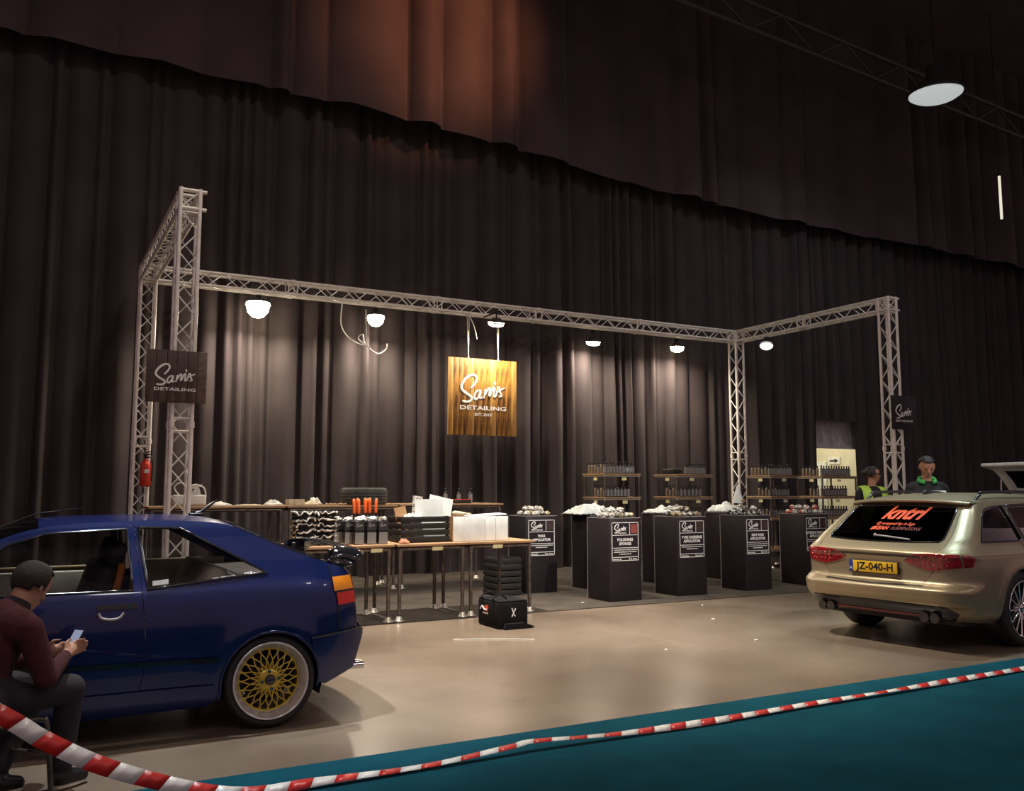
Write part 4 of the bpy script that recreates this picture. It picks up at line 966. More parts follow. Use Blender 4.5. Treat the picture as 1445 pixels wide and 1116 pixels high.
# wheels
def blue_wheel(s, near, detail=True):
    sg = 1 if near else -1; y = .0 if near else CW
    w = MB().lathe([(.226, .02 * sg), (.248, .004 * sg), (.270, .012 * sg), (.282, .045 * sg), (.282, .165 * sg), (.268, .20 * sg), (.226, .20 * sg)], n=56, axis='Y').build('wheel', M['rubber'], blue, (s, y, .285), (-.045 * sg, 0, 0))
    w['label'] = 'stretched black tyre with polished lip and gold mesh rim'
    MB().lathe([(.226, .022 * sg), (.233, .006 * sg), (.231, -.001 * sg), (.224, -.001 * sg), (.219, .006 * sg), (.212, .022 * sg), (.200, .040 * sg), (.190, .060 * sg), (.188, .078 * sg)], n=64, axis='Y').build('rim_lip', M['polished_lip'], w)
    MB().lathe([(.189, .070 * sg), (.183, .066 * sg), (.178, .074 * sg), (.186, .16 * sg), (.186, .18 * sg)], n=48, axis='Y').build('rim_ring', M['gold_rim'], w)
    MB().lathe([(.001, .13 * sg), (.135, .13 * sg), (.135, .15 * sg), (.001, .15 * sg)], n=32, axis='Y').build('brake_disc', M['black_metal'], w)
    MB().lathe([(.001, .030 * sg), (.045, .034 * sg), (.070, .042 * sg), (.078, .055 * sg), (.075, .10 * sg)], n=40, axis='Y').build('hub', M['gold_rim'], w)
    MB().lathe([(.001, .018 * sg), (.024, .019 * sg), (.031, .026 * sg), (.033, .035 * sg)], n=24, axis='Y').build('centre_cap', M['trim_gloss'], w)
    for i in range(4):
        a = PI / 4 * 0 + i * PI / 2 + .15
        MB().cyl((.053 * math.cos(a), .036 * sg, .053 * math.sin(a)), (.053 * math.cos(a), .022 * sg, .053 * math.sin(a)), .0105, 8).build('wheel_bolt', M['chrome'], w)
    for d in (-1, 1):
        me = MB().tube([(.070, .046 * sg, 0), (.12 * math.cos(.16 * d), .055 * sg, .12 * math.sin(.16 * d)), (.186 * math.cos(.36 * d), .074 * sg, .186 * math.sin(.36 * d))], [.0052, .0046, .0056], 6).mesh('spoke')
        me.materials.append(M['gold_rim'])
        for i in range(20):
            o = bpy.data.objects.new('spoke', me); link(o, w); o.rotation_euler = (0, 2 * PI * i / 20, 0)
    return w
for s in (.01, -2.46):
    for nr in (True, False): blue_wheel(s, nr)
for s in (.01, -2.46): MB().cyl((s, .16, .285), (s, CW - .16, .285), .03, 8).build('axle', M['black_metal'], blue)
MB().box((-1.2, CW / 2, .20), (2.0, 1.3, .06)).box((.2, CW / 2, .40), (.7, 1.0, .10)).build('underbody', M['interior_dark'], blue)
for s in (.01, -2.46):
    for y in (.13, CW - .13):
        sgn = 1 if y < 1 else -1
        vs = []; A = arc(0, 0, .33, 200, -20, 16)
        for x, z in A: vs += [(s + x, y - sgn * .10, .28 + z), (s + x, y + sgn * .22, .28 + z)]
        MB().add(vs, [(2 * i, 2 * i + 1, 2 * i + 3, 2 * i + 2) for i in range(len(A) - 1)]).add([v for v in vs[1::2]], [tuple(range(len(A)))]).build('wheel_well', M['interior_dark'], blue)
# front end
for y in (.30, CW - .30): MB().box((-3.24, y, .62), (.10, .34, .12), bev=.02).build('headlamp', M['car_glass'], blue)
panel('front_panel', [(0, .20), (1.3, .20), (1.3, .60), (0, .60)], lambda b, z: (-3.27 - .08 * (1 - abs(2 * b / 1.3 - 1) ** 2.2), bo(-3.27, z) + (CW - 2 * bo(-3.27, z)) * b / 1.3, z), M['paint_blue'], blue, step=.1)

# ------------------------------------------------------------------ gold estate car
gold = thing('estate_car', 'satin gold estate car with yellow number plate parked beside the plinths', 'car', (7.22, 5.94, 0), math.radians(5))
AR = [(.22, .14), (.27, .05), (.31, .01), (.38, -.03), (.42, -.075), (.50, -.10), (.545, -.105), (.575, -.07), (.60, -.02), (.635, .0), (.80, .0), (.835, -.012), (.865, -.018), (.90, .02), (.94, .08), (.97, .125), (1.0, .165), (1.1, .30), (1.2, .43), (1.3, .565), (1.36, .64)]
AW = [(.22, .79), (.30, .86), (.42, .895), (.55, .905), (.70, .910), (.80, .906), (.85, .90), (.89, .880), (.95, .848), (1.0, .825), (1.1, .778), (1.2, .725), (1.3, .668), (1.345, .635), (1.40, .57)]
AC = [(.22, .30), (.6, .32), (.9, .28), (1.0, .20), (1.36, .12)]
AZE = [(.42, 1.30), (.62, 1.325), (1.0, 1.366), (1.8, 1.372), (2.3, 1.345), (2.6, 1.295), (3.2, 1.02), (3.45, .93), (3.9, .885), (4.3, .81), (4.58, .68), (4.66, .55)]
AAX, AZC, AFX = .96, .345, 3.77
def aR(z): return smooth_tab(AR, z)
def aW(z): return smooth_tab(AW, z)
def aC(z): return lerp_tab(AC, z)
def rear_s(y, z):
    W_, rc, a = aW(z), aC(z), abs(y); s = aR(z) + .05 * (min(a, W_ - rc) / .9) ** 2; yo = W_ - a
    if yo < rc: c = min(rc - yo, rc * .999); s += rc - math.sqrt(rc * rc - c * c)
    return s
def arear(off=0.0): return lambda y, z: (rear_s(y, z) - off, -y, z)
def side_y(s, z):
    W_, rc = aW(z), aC(z); rb = aR(z) + .05 * ((W_ - rc) / .9) ** 2; d = s - rb; o = 0
    if d < rc: c = min(rc - d, rc * .999); o = rc - math.sqrt(rc * rc - c * c)
    if s > 3.8: o += .30 * ((s - 3.8) / .86) ** 2.4
    for cx in (AAX, AFX): o -= .014 * math.exp(-((math.hypot(s - cx, z - AZC) - .39) / .07) ** 2)
    return W_ - o
def aside(sg, off=0.0): return lambda s, z: (s, -sg * (side_y(s, z) + off), z)
def y_edge(z): return aW(z) - .293 * aC(z)
def s_edge(z): return aR(z) + .05 * ((aW(z) - aC(z)) / .9) ** 2 + .293 * aC(z)
def atop(s, b):
    q = b / 1.2; z = smooth_tab(AZE, s); k = abs(2 * q - 1); cr = lerp_tab([(.3, .03), (.7, .05), (2.4, .05), (3.4, .07), (4.6, .05)], s)
    return (s, -(2 * q - 1) * side_y(s, z) if s > .8 else -(2 * q - 1) * aW(z), z + cr * (1 - k ** 2.6))
ZS = [.27 + i * (1.318 - .27) / 40 for i in range(41)]
tg = [(-.50, .60), (0, .585), (.50, .60), (.585, .71), (.60, .86), (.66, .93), (.655, 1.05), (.60, 1.22), (.57, 1.305), (0, 1.312), (-.57, 1.305), (-.60, 1.22), (-.655, 1.05), (-.66, .93), (-.60, .86), (-.585, .71)]
rwin = [(-.58, .972), (-.30, .960), (0, .956), (.30, .960), (.58, .972), (.605, 1.0), (.58, 1.12), (.545, 1.26), (.52, 1.285), (0, 1.300), (-.52, 1.285), (-.545, 1.26), (-.58, 1.12), (-.605, 1.0)]
rear_out = [(y_edge(z), z) for z in ZS] + [(-y_edge(z), z) for z in reversed(ZS)]
panel('rear_body', rear_out, arear(), M['paint_gold'], gold, holes=[tg], step=.045)
tgo = panel('tailgate', inset(tg, .994), arear(.001), M['paint_gold'], gold, holes=[rwin], step=.045)
rw_o = panel('rear_window', rwin, arear(-.004), M['tint_glass'], tgo, step=.1)
outline_tube('window_seal', rwin, arear(.001), .012, M['trim_gloss'], tgo, sub=4)
# lettering on the rear window, laid onto the glass
def on_glass(me, y, z, off=.004): return panel('window_lettering', None, lambda a, b: arear(off)(a + y, b * .80 + z), M['print_orange'], rw_o, mesh_in=me, step=.06)
on_glass(text_mesh('kntrl', .215, shear=.42, bold=.007, sx=1.0), .04, 1.222)
on_glass(text_mesh('@ wrapped by A-Sign', .046, shear=.25, bold=.0006), .03, 1.122)
o = on_glass(text_mesh('#KEAN', .058, shear=.2, bold=.002, align='LEFT'), -.20, 1.078)
o = on_glass(text_mesh('SUSPENSIONS', .050, shear=.2, align='LEFT'), .015, 1.078); o.data.materials.clear(); o.data.materials.append(M['print_red'])
k = arear(.022); MB().tube([k(-.085, 1.012), k(.1, 1.0), k(.30, .985)], .009, 8).ball(k(-.085, 1.012), .018, 10, 6).build('wiper', M['edge_light'], tgo)
for sg in (-1, 1):
    side_out = [(s_edge(z), z) for z in ZS] + [(s / 20.0, smooth_tab(AZE, s / 20.0)) for s in range(13, 94)] + [(4.68, .50), (4.62, .25), (4.3, .20)] \
        + arc(AFX, AZC, .375, -22, 202) + [(3.3, .20), (1.45, .20)] + arc(AAX, AZC, .375, -22, 202) + [(.50, .24)]
    wq = [(.40, .975), (.50, 1.08), (.65, 1.22), (.76, 1.270), (.88, 1.288), (1.10, 1.300), (1.12, .967)]
    wr = [(1.17, .965), (1.15, 1.301), (1.78, 1.315), (1.82, .955)]
    wf = [(1.88, .955), (1.84, 1.314), (2.25, 1.295), (2.50, 1.24), (2.95, 1.03), (3.0, .95)]
    panel('body_side', side_out, aside(sg), M['paint_gold'], gold, holes=[wq, wr, wf], step=.06)
    for nm, wp in (('quarter_window', wq), ('door_window', wr), ('door_window', wf)):
        g = panel(nm, wp, aside(sg, -.012), M['tint_glass'], gold, step=.15); outline_tube('window_trim', wp, aside(sg, .002), .010, M['trim_gloss'], g)
    outline_tube('panel_seam', [(1.08, .95), (1.10, .80), (1.30, .62), (1.45, .40), (1.45, .24)], aside(sg, .001), .004, M['trim_black'], gold, closed=False)
    outline_tube('panel_seam', [(1.85, .95), (1.85, .24)], aside(sg, .001), .004, M['trim_black'], gold, closed=False)
    outline_tube('shoulder_crease', [(.16, .862), (1.0, .852), (3.6, .80)], aside(sg, .0), .004, M['paint_gold'], gold, closed=False, sub=16)
    outline_tube('door_handle', [(1.22, .80), (1.42, .80)], aside(sg, .02), .013, M['paint_gold'], gold, closed=False)
    outline_tube('door_handle', [(2.05, .80), (2.25, .80)], aside(sg, .02), .013, M['paint_gold'], gold, closed=False)
    rl_ = [(.76, 0, 1.335), (.86, 0, 1.40), (1.0, 0, 1.43), (2.1, 0, 1.425), (2.35, 0, 1.365)]
    MB().tube(catmull([(a, -sg * .585, z) for a, _, z in rl_], 6), .016, 8).build('roof_rail', M['trim_black'], gold)
    la = panel('tail_lamp', [(sg * p[0], p[1]) for p in [(.31, .795), (.36, .835), (.45, .866), (.62, .874), (y_edge(.87), .872), (y_edge(.75), .755), (.56, .718), (.44, .745)]], arear(.010), M['lamp_red_dark'], gold, step=.04)
    panel('lamp_side', [(s_edge(.87), .872), (.15, .866), (.19, .84), (.175, .765), (s_edge(.755), .755)], aside(sg, .010), M['lamp_red_dark'], la, step=.04)
    mb = MB(); kk = arear(.012); r3 = random.Random(5)
    for i in range(5):
        for j in range(3):
            mb.ball(kk(sg * (.50 + .055 * i + r3.uniform(-.01, .01)), .765 + .035 * j + r3.uniform(-.006, .006)), .006 + .005 * r3.random(), 8, 5)
    mb.build('lamp_facet', M['lamp_facet'], la)
    MB().cyl((-.02, -sg * .60, .30), (.14, -sg * .60, .30), .045, 16).cyl((-.02, -sg * .50, .30), (.14, -sg * .50, .30), .045, 16).build('exhaust_pipe', M['trim_gloss'], gold)
    MB().box((2.90, -sg * .97, 1.0), (.14, .20, .13), bev=.04).build('door_mirror', M['paint_gold'], gold)
vl = panel('bumper_valance', [(-.72, .272), (.72, .272), (.78, .34), (.70, .405), (0, .415), (-.70, .405), (-.78, .34)], arear(.008), M['trim_black'], gold, step=.06)
panel('reflection_strip', [(-.45, .30), (.45, .30), (.45, .318), (-.45, .318)], arear(.014), M['print_red'], vl, step=.1)  # red strip colours a reflection onto the valance
panel('bumper_shadow_gap', [(-.52, .577), (0, .565), (.52, .577), (.52, .590), (0, .578), (-.52, .590)], arear(.003), M['trim_black'], gold, step=.08)
panel('plate_handle_lip', [(-.56, .828), (.56, .828), (.54, .845), (-.54, .845)], arear(.010), M['trim_black'], tgo, step=.1)
pl = MB().box((-.016, 0, .717), (.012, .53, .118), bev=.003).build('number_plate', M['ink'], tgo)
MB().box((-.024, -.02, .717), (.006, .474, .106), bev=.002).build('plate_face', M['plate_yellow'], pl); MB().box((-.024, .238, .717), (.006, .04, .106), bev=.002).build('plate_band', M['plate_blue'], pl)
mobj('plate_lettering', text_mesh('JZ-040-H', .098, bold=.0025, sx=1.06), M['ink'], pl, (-.0285, -.022, .717), (PI / 2, 0, -PI / 2))
mobj('plate_lettering', text_mesh('NL', .026, bold=.0006), M['print_white'], pl, (-.0285, .238, .695), (PI / 2, 0, -PI / 2))
panel('roof', [(.61, 0), (2.45, 0), (2.45, 1.2), (.61, 1.2)], atop, M['paint_gold'], gold, step=.08)
panel('windscreen', [(2.45, 0), (3.4, 0), (3.4, 1.2), (2.45, 1.2)], atop, M['car_glass'], gold, step=.12)
panel('bonnet', [(3.4, 0), (4.62, 0), (4.62, 1.2), (3.4, 1.2)], atop, M['paint_gold'], gold, step=.12)
panel('front_panel', [(-.70, .22), (.70, .22), (.70, .66), (-.70, .66)], lambda y, z: (4.66 - .12 * (y / .7) ** 2, y, z), M['paint_gold'], gold, step=.1)
mb = MB(); vs = []; n = 24
for i in range(n + 1):
    y = -.63 + 1.26 * i / n; k = 1 - abs(2 * i / n - 1) ** 2.6; z = 1.322 + .03 * k; x = .60 - .075 * k ** .5
    vs += [(x, y, z - .022), (x - .005, y, z), (x + .02, y, z + .012), (.72, y, z + .024), (.72, y, z - .03)]
mb.add(vs, [(i * 5 + k, i * 5 + (k + 1) % 5, (i + 1) * 5 + (k + 1) % 5, (i + 1) * 5 + k) for i in range(n) for k in range(5)], 0, True)
mb.build('roof_spoiler', M['paint_gold'], tgo)
MB().ball((.95, .0, 1.425), (.09, .025, .03), 12, 6).build('roof_aerial', M['trim_black'], gold)
def gold_wheel(s, sg):
    y = -sg * .905; d = sg  # outward is -sg*Y, so depth grows along +sg*Y
    w = MB().lathe([(.255, .02 * d), (.29, .0), (.325, .012 * d), (.345, .045 * d), (.345, .20 * d), (.32, .235 * d), (.255, .235 * d)], n=56, axis='Y').build('wheel', M['rubber'], gold, (s, y, AZC))
    MB().lathe([(.258, .022 * d), (.262, .006 * d), (.256, .0), (.245, .010 * d), (.238, .06 * d), (.234, .18 * d)], n=56, axis='Y').build('rim_lip', M['chrome'], w)
    MB().lathe([(.001, .10 * d), (.17, .10 * d), (.17, .12 * d), (.001, .12 * d)], n=32, axis='Y').build('brake_disc', M['black_metal'], w)
    MB().lathe([(.001, .020 * d), (.035, .022 * d), (.06, .035 * d), (.065, .08 * d)], n=28, axis='Y').build('hub', M['chrome'], w)
    me = MB().tube([(.05, .035 * d, 0), (.14, .025 * d, .0), (.245, .018 * d, 0)], [.020, .013, .015], 8, flat=.6).mesh('spoke'); me.materials.append(M['chrome'])
    for i in range(14): o = bpy.data.objects.new('spoke', me); link(o, w); o.rotation_euler = (0, 2 * PI * i / 14, 0)
for s in (AAX, AFX):
    for sg in (-1, 1): gold_wheel(s, sg)
    MB().cyl((s, -.7, AZC), (s, .7, AZC), .03, 8).build('axle', M['black_metal'], gold)
    for sg in (-1, 1):
        vs = []; A = arc(0, 0, .40, 205, -25, 16)
        for x, z in A: vs += [(s + x, -sg * .86, AZC + z), (s + x, -sg * .56, AZC + z)]
        MB().add(vs, [(2 * i, 2 * i + 1, 2 * i + 3, 2 * i + 2) for i in range(len(A) - 1)]).add(vs[1::2], [tuple(range(len(A)))]).build('wheel_well', M['interior_dark'], gold)
MB().box((2.3, 0, .26), (4.3, 1.5, .06)).build('underbody', M['interior_dark'], gold)
MB().box((1.35, 0, .72), (.16, 1.30, .60), R=Matrix.Rotation(-.25, 3, 'Y'), bev=.05).build('rear_seat', M['interior_dark'], gold)
for y in (-.37, .37): MB().box((2.2, y, .80), (.16, .50, .80), R=Matrix.Rotation(-.25, 3, 'Y'), bev=.06).build('front_seat', M['interior_dark'], gold)

# ------------------------------------------------------------------ people
def person_body(name, caps, mats, voxel=.010, label='', smooth=6):
    """one continuous skin grown over tapered limbs: caps = (p, q, r1, r2, material index, flatten)"""
    mb = MB()
    for c in caps:
        p, q, r1, r2 = Vector(c[0]), Vector(c[1]), c[2], c[3]
        if (q - p).length < 1e-4: mb.ball(p, r1 if isinstance(r1, (int, float)) else r1, 16, 12); continue
        d = (q - p).normalized(); P = []; R_ = []
        for i in range(5): a = PI / 2 * (1 - i / 4); P.append(p - d * r1 * math.sin(a)); R_.append(max(r1 * math.cos(a), .0008))
        for i in range(1, 6): P.append(p + (q - p) * i / 6); R_.append(r1 + (r2 - r1) * i / 6)
        for i in range(5): a = PI / 2 * i / 4; P.append(q + d * r2 * math.sin(a)); R_.append(max(r2 * math.cos(a), .0008))
        mb.tube(P, R_, 14)
    me = mb.mesh('raw'); o = bpy.data.objects.new('raw', me); COL.objects.link(o)
    r = o.modifiers.new('r', 'REMESH'); r.mode = 'VOXEL'; r.voxel_size = voxel; r.use_smooth_shade = True
    s = o.modifiers.new('s', 'SMOOTH'); s.iterations = smooth; s.factor = .5
    bpy.context.view_layer.update()
    out = bpy.data.meshes.new_from_object(o.evaluated_get(bpy.context.evaluated_depsgraph_get())); bpy.data.objects.remove(o)
    out.materials.clear()
    for m in mats: out.materials.append(M[m])
    segs = []
    for c in caps:
        p, q = Vector(c[0]), Vector(c[1]); r1, r2 = c[2], c[3]
        if not isinstance(r1, (int, float)): r1 = r2 = sum(r1) / 3
        segs.append((p, q - p, max((q - p).length_squared, 1e-9), r1, r2, c[4]))
    for f in out.polygons:
        ce = f.center; best = 9; bi = 0
        for p, d, l2, r1, r2, mi in segs:
            t = max(0, min(1, (ce - p).dot(d) / l2)); dist = (ce - p - d * t).length - (r1 + (r2 - r1) * t)
            if dist < best: best, bi = dist, mi
        f.material_index = bi; f.use_smooth = True
    b = bpy.data.objects.new(name, out); link(b); return tag(b, label, 'person')
def head_caps(c, fwd, up, k=1.0, mi=0):
    """skull, jaw, nose, brow, lips and ears as limbs of the same skin"""
    c, f, u = Vector(c), Vector(fwd).normalized(), Vector(up).normalized(); s = f.cross(u).normalized(); u = s.cross(f)
    def P(a, b, d): return c + (s * a + f * b + u * d) * k
    L = [(P(0, -.018, .025), P(0, .020, .025), .078 * k, .072 * k, mi), (P(0, -.02, .05), P(0, .03, .045), .07 * k, .062 * k, mi), (P(0, .02, -.02), P(0, .048, -.075), .064 * k, .036 * k, mi),
         (P(0, .088, .012), P(0, .104, -.026), .009 * k, .014 * k, mi), (P(-.03, .078, .030), P(.03, .078, .030), .014 * k, .014 * k, mi),
         (P(-.018, .084, -.056), P(.018, .084, -.056), .009 * k, .009 * k, mi), (P(-.03, .05, -.02), P(-.045, .03, .0), .03 * k, .03 * k, mi), (P(.03, .05, -.02), P(.045, .03, .0), .03 * k, .03 * k, mi)]
    for sg in (-1, 1): L.append((P(sg * .078, -.004, .022), P(sg * .080, .0, -.022), .013 * k, .009 * k, mi))
    return L, P
def hand_caps(w, d, side, mi, curl=.6, k=1.0):
    """palm with four unequal bent fingers and a thumb leaving its side; d = pointing direction, side = thumb direction"""
    w, d = Vector(w), Vector(d).normalized(); t = Vector(side); t = (t - d * t.dot(d)).normalized(); n = d.cross(t)
    L = [(w, w + d * .07 * k, .024 * k, .030 * k, mi)]
    for i, ln in enumerate((.072, .082, .076, .060)):
        b = w + d * .085 * k + t * (.030 - .020 * i) * k; m_ = b + (d * math.cos(curl) + n * math.sin(curl)) * ln * .5 * k; e = m_ + (d * math.cos(curl * 2.2) + n * math.sin(curl * 2.2)) * ln * .5 * k
        L += [(b, m_, .0095 * k, .009 * k, mi), (m_, e, .009 * k, .0075 * k, mi)]
    b = w + d * .025 * k + t * .022 * k; m_ = b + (d * .6 + t * .8).normalized() * .038 * k; e = m_ + (d * .9 + n * .35 + t * .1).normalized() * .034 * k
    return L + [(b, m_, .013 * k, .011 * k, mi), (m_, e, .0105 * k, .0085 * k, mi)]
def hair_cap(parent, c, fwd, up, k, m, cut, name='hair', r=(.088, .104, .092), back=0.0):
    """shell over the skull, open at the face; cut(side, front, up) keeps a point"""
    c, f, u = Vector(c), Vector(fwd).normalized(), Vector(up).normalized(); s = f.cross(u).normalized(); u = s.cross(f)
    n, m_ = 28, 20; vs = []; ok = []
    for i in range(m_ + 1):
        t = PI * i / m_
        for j in range(n):
            a = 2 * PI * j / n; q = (r[0] * math.sin(t) * math.cos(a), r[1] * math.sin(t) * math.sin(a), r[2] * math.cos(t))
            ok.append(cut(*q)); vs.append(c + (s * q[0] + f * (q[1] + back) + u * (q[2] + .028)) * k * (1 + .02 * mnoise.noise(Vector(q) * 60)))
    fs = []
    for i in range(m_):
        for j in range(n):
            q = (i * n + j, (i + 1) * n + j, (i + 1) * n + (j + 1) % n, i * n + (j + 1) % n)
            if all(ok[x] for x in q): fs.append(q)
    o = MB().add(vs, fs, 0, True).build(name, M[m], parent); md = o.modifiers.new('t', 'SOLIDIFY'); md.thickness = .008; md.offset = -1; return o

# seated man with a phone, facing along the blue car
hc = (.070, 4.945, .985); hf, hu = (.86, .10, -.50), (.50, .05, .86)
L, HP = head_caps(hc, hf, hu, 1.0, 0)
B = lambda p, q, a, b, mi: L.append((p, q, a, b, mi))
B((-.005, 4.945, .885), (.045, 4.945, .955), .056, .052, 0)
B((-.20, 4.945, .53), (-.15, 4.945, .70), .150, .150, 1); B((-.15, 4.945, .70), (-.065, 4.945, .80), .155, .135, 1); B((-.065, 4.83, .81), (-.065, 5.06, .81), .095, .095, 1)
B((-.20, 4.85, .50), (-.20, 5.04, .50), .125, .125, 2); B((-.10, 4.945, .80), (-.03, 4.945, .875), .09, .068, 1)
for sg, y0 in ((-1, 4.945), (1, 4.945)):
    B((-.045, y0 + sg * .175, .805), (.02, y0 + sg * .225, .57), .066, .052, 1); B((.02, y0 + sg * .225, .57), (.215, y0 + sg * .085, .625), .050, .034, 1)
    L += hand_caps((.225, y0 + sg * .080, .628), (.80, -sg * .50, .25), (0, -sg * .3, 1), 0, .75)
B((-.17, 4.86, .49), (.235, 4.835, .475), .098, .072, 2); B((.235, 4.835, .475), (.225, 4.85, .12), .070, .052, 2)
B((-.17, 5.03, .49), (.24, 5.08, .48), .098, .072, 2); B((.24, 5.08, .48), (.02, 5.03, .13), .070, .050, 2)
B((.215, 4.85, .055), (.33, 4.84, .040), .046, .034, 3); B((.0, 5.01, .062), (.10, 5.0, .040), .046, .034, 3)
man = person_body('person', L, ['skin', 'knit_maroon', 'jeans_dark', 'cap_black'], .0085, 'seated man in maroon jumper bending over a phone beside the blue car')
hair_cap(man, hc, hf, hu, 1.0, 'hair_brown', lambda a, b, d: (d > .045 - .0 and b < .09) or (b < .035 and d > -.045) or (b < -.03 and d > -.075), r=(.090, .106, .096))
MB().lathe([(.062, 0), (.068, .03), (.060, .055)], n=20).build('collar', M['collar_dark'], man, (-.012, 4.945, .872), (0, .55, 0))
for p, q, in (((.19, 4.85, .012), (.34, 4.84, .012)), ((-.03, 5.01, .018), (.11, 5.0, .012))): MB().tube([p, ((p[0] + q[0]) / 2, (p[1] + q[1]) / 2, .012), q], [.036, .044, .030], 10, flat=.30).build('shoe_sole', M['cream_leather'], man)
ph = thing('phone', 'smartphone with lit screen held by the seated man', 'phone', (.325, 4.945, .675)); ph.rotation_euler = (0, -1.0, 0)
MB().box((0, 0, 0), (.145, .072, .009), bev=.003).build('phone_body', M['cap_black'], ph); MB().box((0, 0, .0052), (.130, .064, .001)).build('phone_screen', M['screen'], ph)
def turn(o, piv, a):
    R = Matrix.Rotation(a, 4, 'Z'); T = Matrix.Translation(Vector(piv)); o.matrix_world = T @ R @ T.inverted() @ o.matrix_basis
PIV = (-.05, 4.93, 0)
turn(man, PIV, .60); turn(ph, PIV, .60)
ch = thing('tube_chair', 'grey tubular steel chair under the seated man', 'chair', (-.17, 4.945, .012))
for y in (-.23, .23):
    P = [(-.26, y, .012), (-.20, y, .36), (-.16, y, .375), (-.10, y, .385), (.13, y, .385), (.185, y, .37), (.205, y, .34), (.245, y, .012)]
    l = MB().tube(catmull(P, 4), .0125, 10).build('leg_frame', M['pipe'], ch)
    for x in (-.26, .245): MB().cyl((x, y, .0), (x, y, .03), .016, 10).build('foot_cap', M['rubber'], l)
    MB().tube([(-.20, y, .36), (-.27, y, .62), (-.30, y, .86)], .0125, 10).build('back_post', M['pipe'], ch)
MB().cyl((.225, -.23, .20), (.225, .23, .20), .010).build('stretcher', M['pipe'], ch); MB().cyl((-.235, -.23, .18), (-.235, .23, .18), .010).build('stretcher', M['pipe'], ch)
MB().box((.0, 0, .358), (.36, .42, .02), bev=.008).build('seat', M['interior_dark'], ch)
MB().box((-.292, 0, .78), (.02, .44, .16), bev=.008).build('backrest', M['interior_dark'], ch)
turn(ch, PIV, .60)

def standing(base, yaw, h, mats, label, head_tilt=0.0, arms='side', k=None, look=None):
    """standing figure, h = height; mats = skin, top, legs, shoes"""
    s = h / 1.75; c, sn = math.cos(yaw), math.sin(yaw)
    def W(f, l, z): return (base[0] + (f * c - l * sn) * s, base[1] + (f * sn + l * c) * s, base[2] + z * s)
    lk = yaw if look is None else look
    fd = Vector((math.cos(lk) * math.cos(head_tilt), math.sin(lk) * math.cos(head_tilt), -math.sin(head_tilt))); ud = Vector((math.cos(lk) * math.sin(head_tilt), math.sin(lk) * math.sin(head_tilt), math.cos(head_tilt)))
    hp = W(.02 + .02 * math.sin(head_tilt), 0, 1.625 - .012 * math.sin(head_tilt)); kk = (k or 1.0) * s
    L, HP = head_caps(hp, fd, ud, kk, 0)
    B = lambda p, q, a, b, mi: L.append((p, q, a * s, b * s, mi))
    B(W(0, 0, 1.43), W(.01, 0, 1.56), .056, .053, 0)
    B(W(0, 0, 1.05), W(0, 0, 1.22), .135, .145, 1); B(W(0, -.07, 1.30), W(0, .07, 1.30), .125, .125, 1); B(W(-.005, -.15, 1.385), W(-.005, .15, 1.385), .070, .070, 1); B(W(0, 0, 1.36), W(0, 0, 1.43), .10, .065, 1)
    B(W(0, -.075, .95), W(0, .075, .95), .12, .12, 2)
    for sg in (-1, 1):
        B(W(0, sg * .185, 1.37), W(-.03, sg * .235, 1.10), .060, .048, 1)
        e = W(-.03, sg * .235, 1.10)
        if arms == 'front': w_ = W(.22, sg * .16, 1.02)
        else: w_ = W(.05, sg * .25, .85)
        B(W(-.03, sg * .235, 1.10), w_, .046, .031, 0 if arms != 'front' else 1)
        dv = Vector(w_) - Vector(e); L += hand_caps(Vector(w_) + dv.normalized() * .02, dv, (c, sn, 0) if arms != 'front' else (0, 0, 1), 0, .45, s)
        B(W(0, sg * .085, .92), W(.015, sg * .10, .50), .088, .060, 2); B(W(.015, sg * .10, .50), W(-.01, sg * .11, .10), .060, .042, 2)
        B(W(-.03, sg * .11, .055), W(.12, sg * .125, .042), .046, .036, 3)
    o = person_body('person', L, mats, .012, label, 4)
    for sg in (-1, 1):
        ey = HP(sg * .030, .077, .012); MB().ball(ey, .011 * kk, 10, 8).build('eye', M['hair_dark'], o)
    return o, hp, fd, ud, kk, W
# woman-height staff member in a safety vest, looking to the right along the booth
p1, hp, fd, ud, kk, W = standing((10.72, 8.80, 0), -1.95, 1.80, ['skin', 'shirt_black', 'jeans_dark', 'cap_black'], 'person in yellow safety vest and dark glasses standing before the shelves', look=-.62)
hair_cap(p1, hp, fd, ud, kk, 'hair_dark', lambda a, b, d: d > .045 or (b < .03 and d > -.06), r=(.090, .108, .096))
MB().ball(Vector(hp) - fd * .115 * kk + Vector((0, 0, .03)), .035 * kk, 12, 8).build('hair_bun', M['hair_dark'], p1)
sd = fd.cross(ud); ce = Vector(hp) + fd * .092 * kk + ud * .014 * kk
MB().ball(ce - sd * .03 * kk, (.026, .026, .018), 10, 6).ball(ce + sd * .03 * kk, (.026, .026, .018), 10, 6).tube([ce - sd * .06, ce - sd * .085 * kk - fd * .10], .005, 6).tube([ce + sd * .06, ce + sd * .085 * kk - fd * .10], .005, 6).build('sunglasses', M['trim_gloss'], p1)
mb = MB()
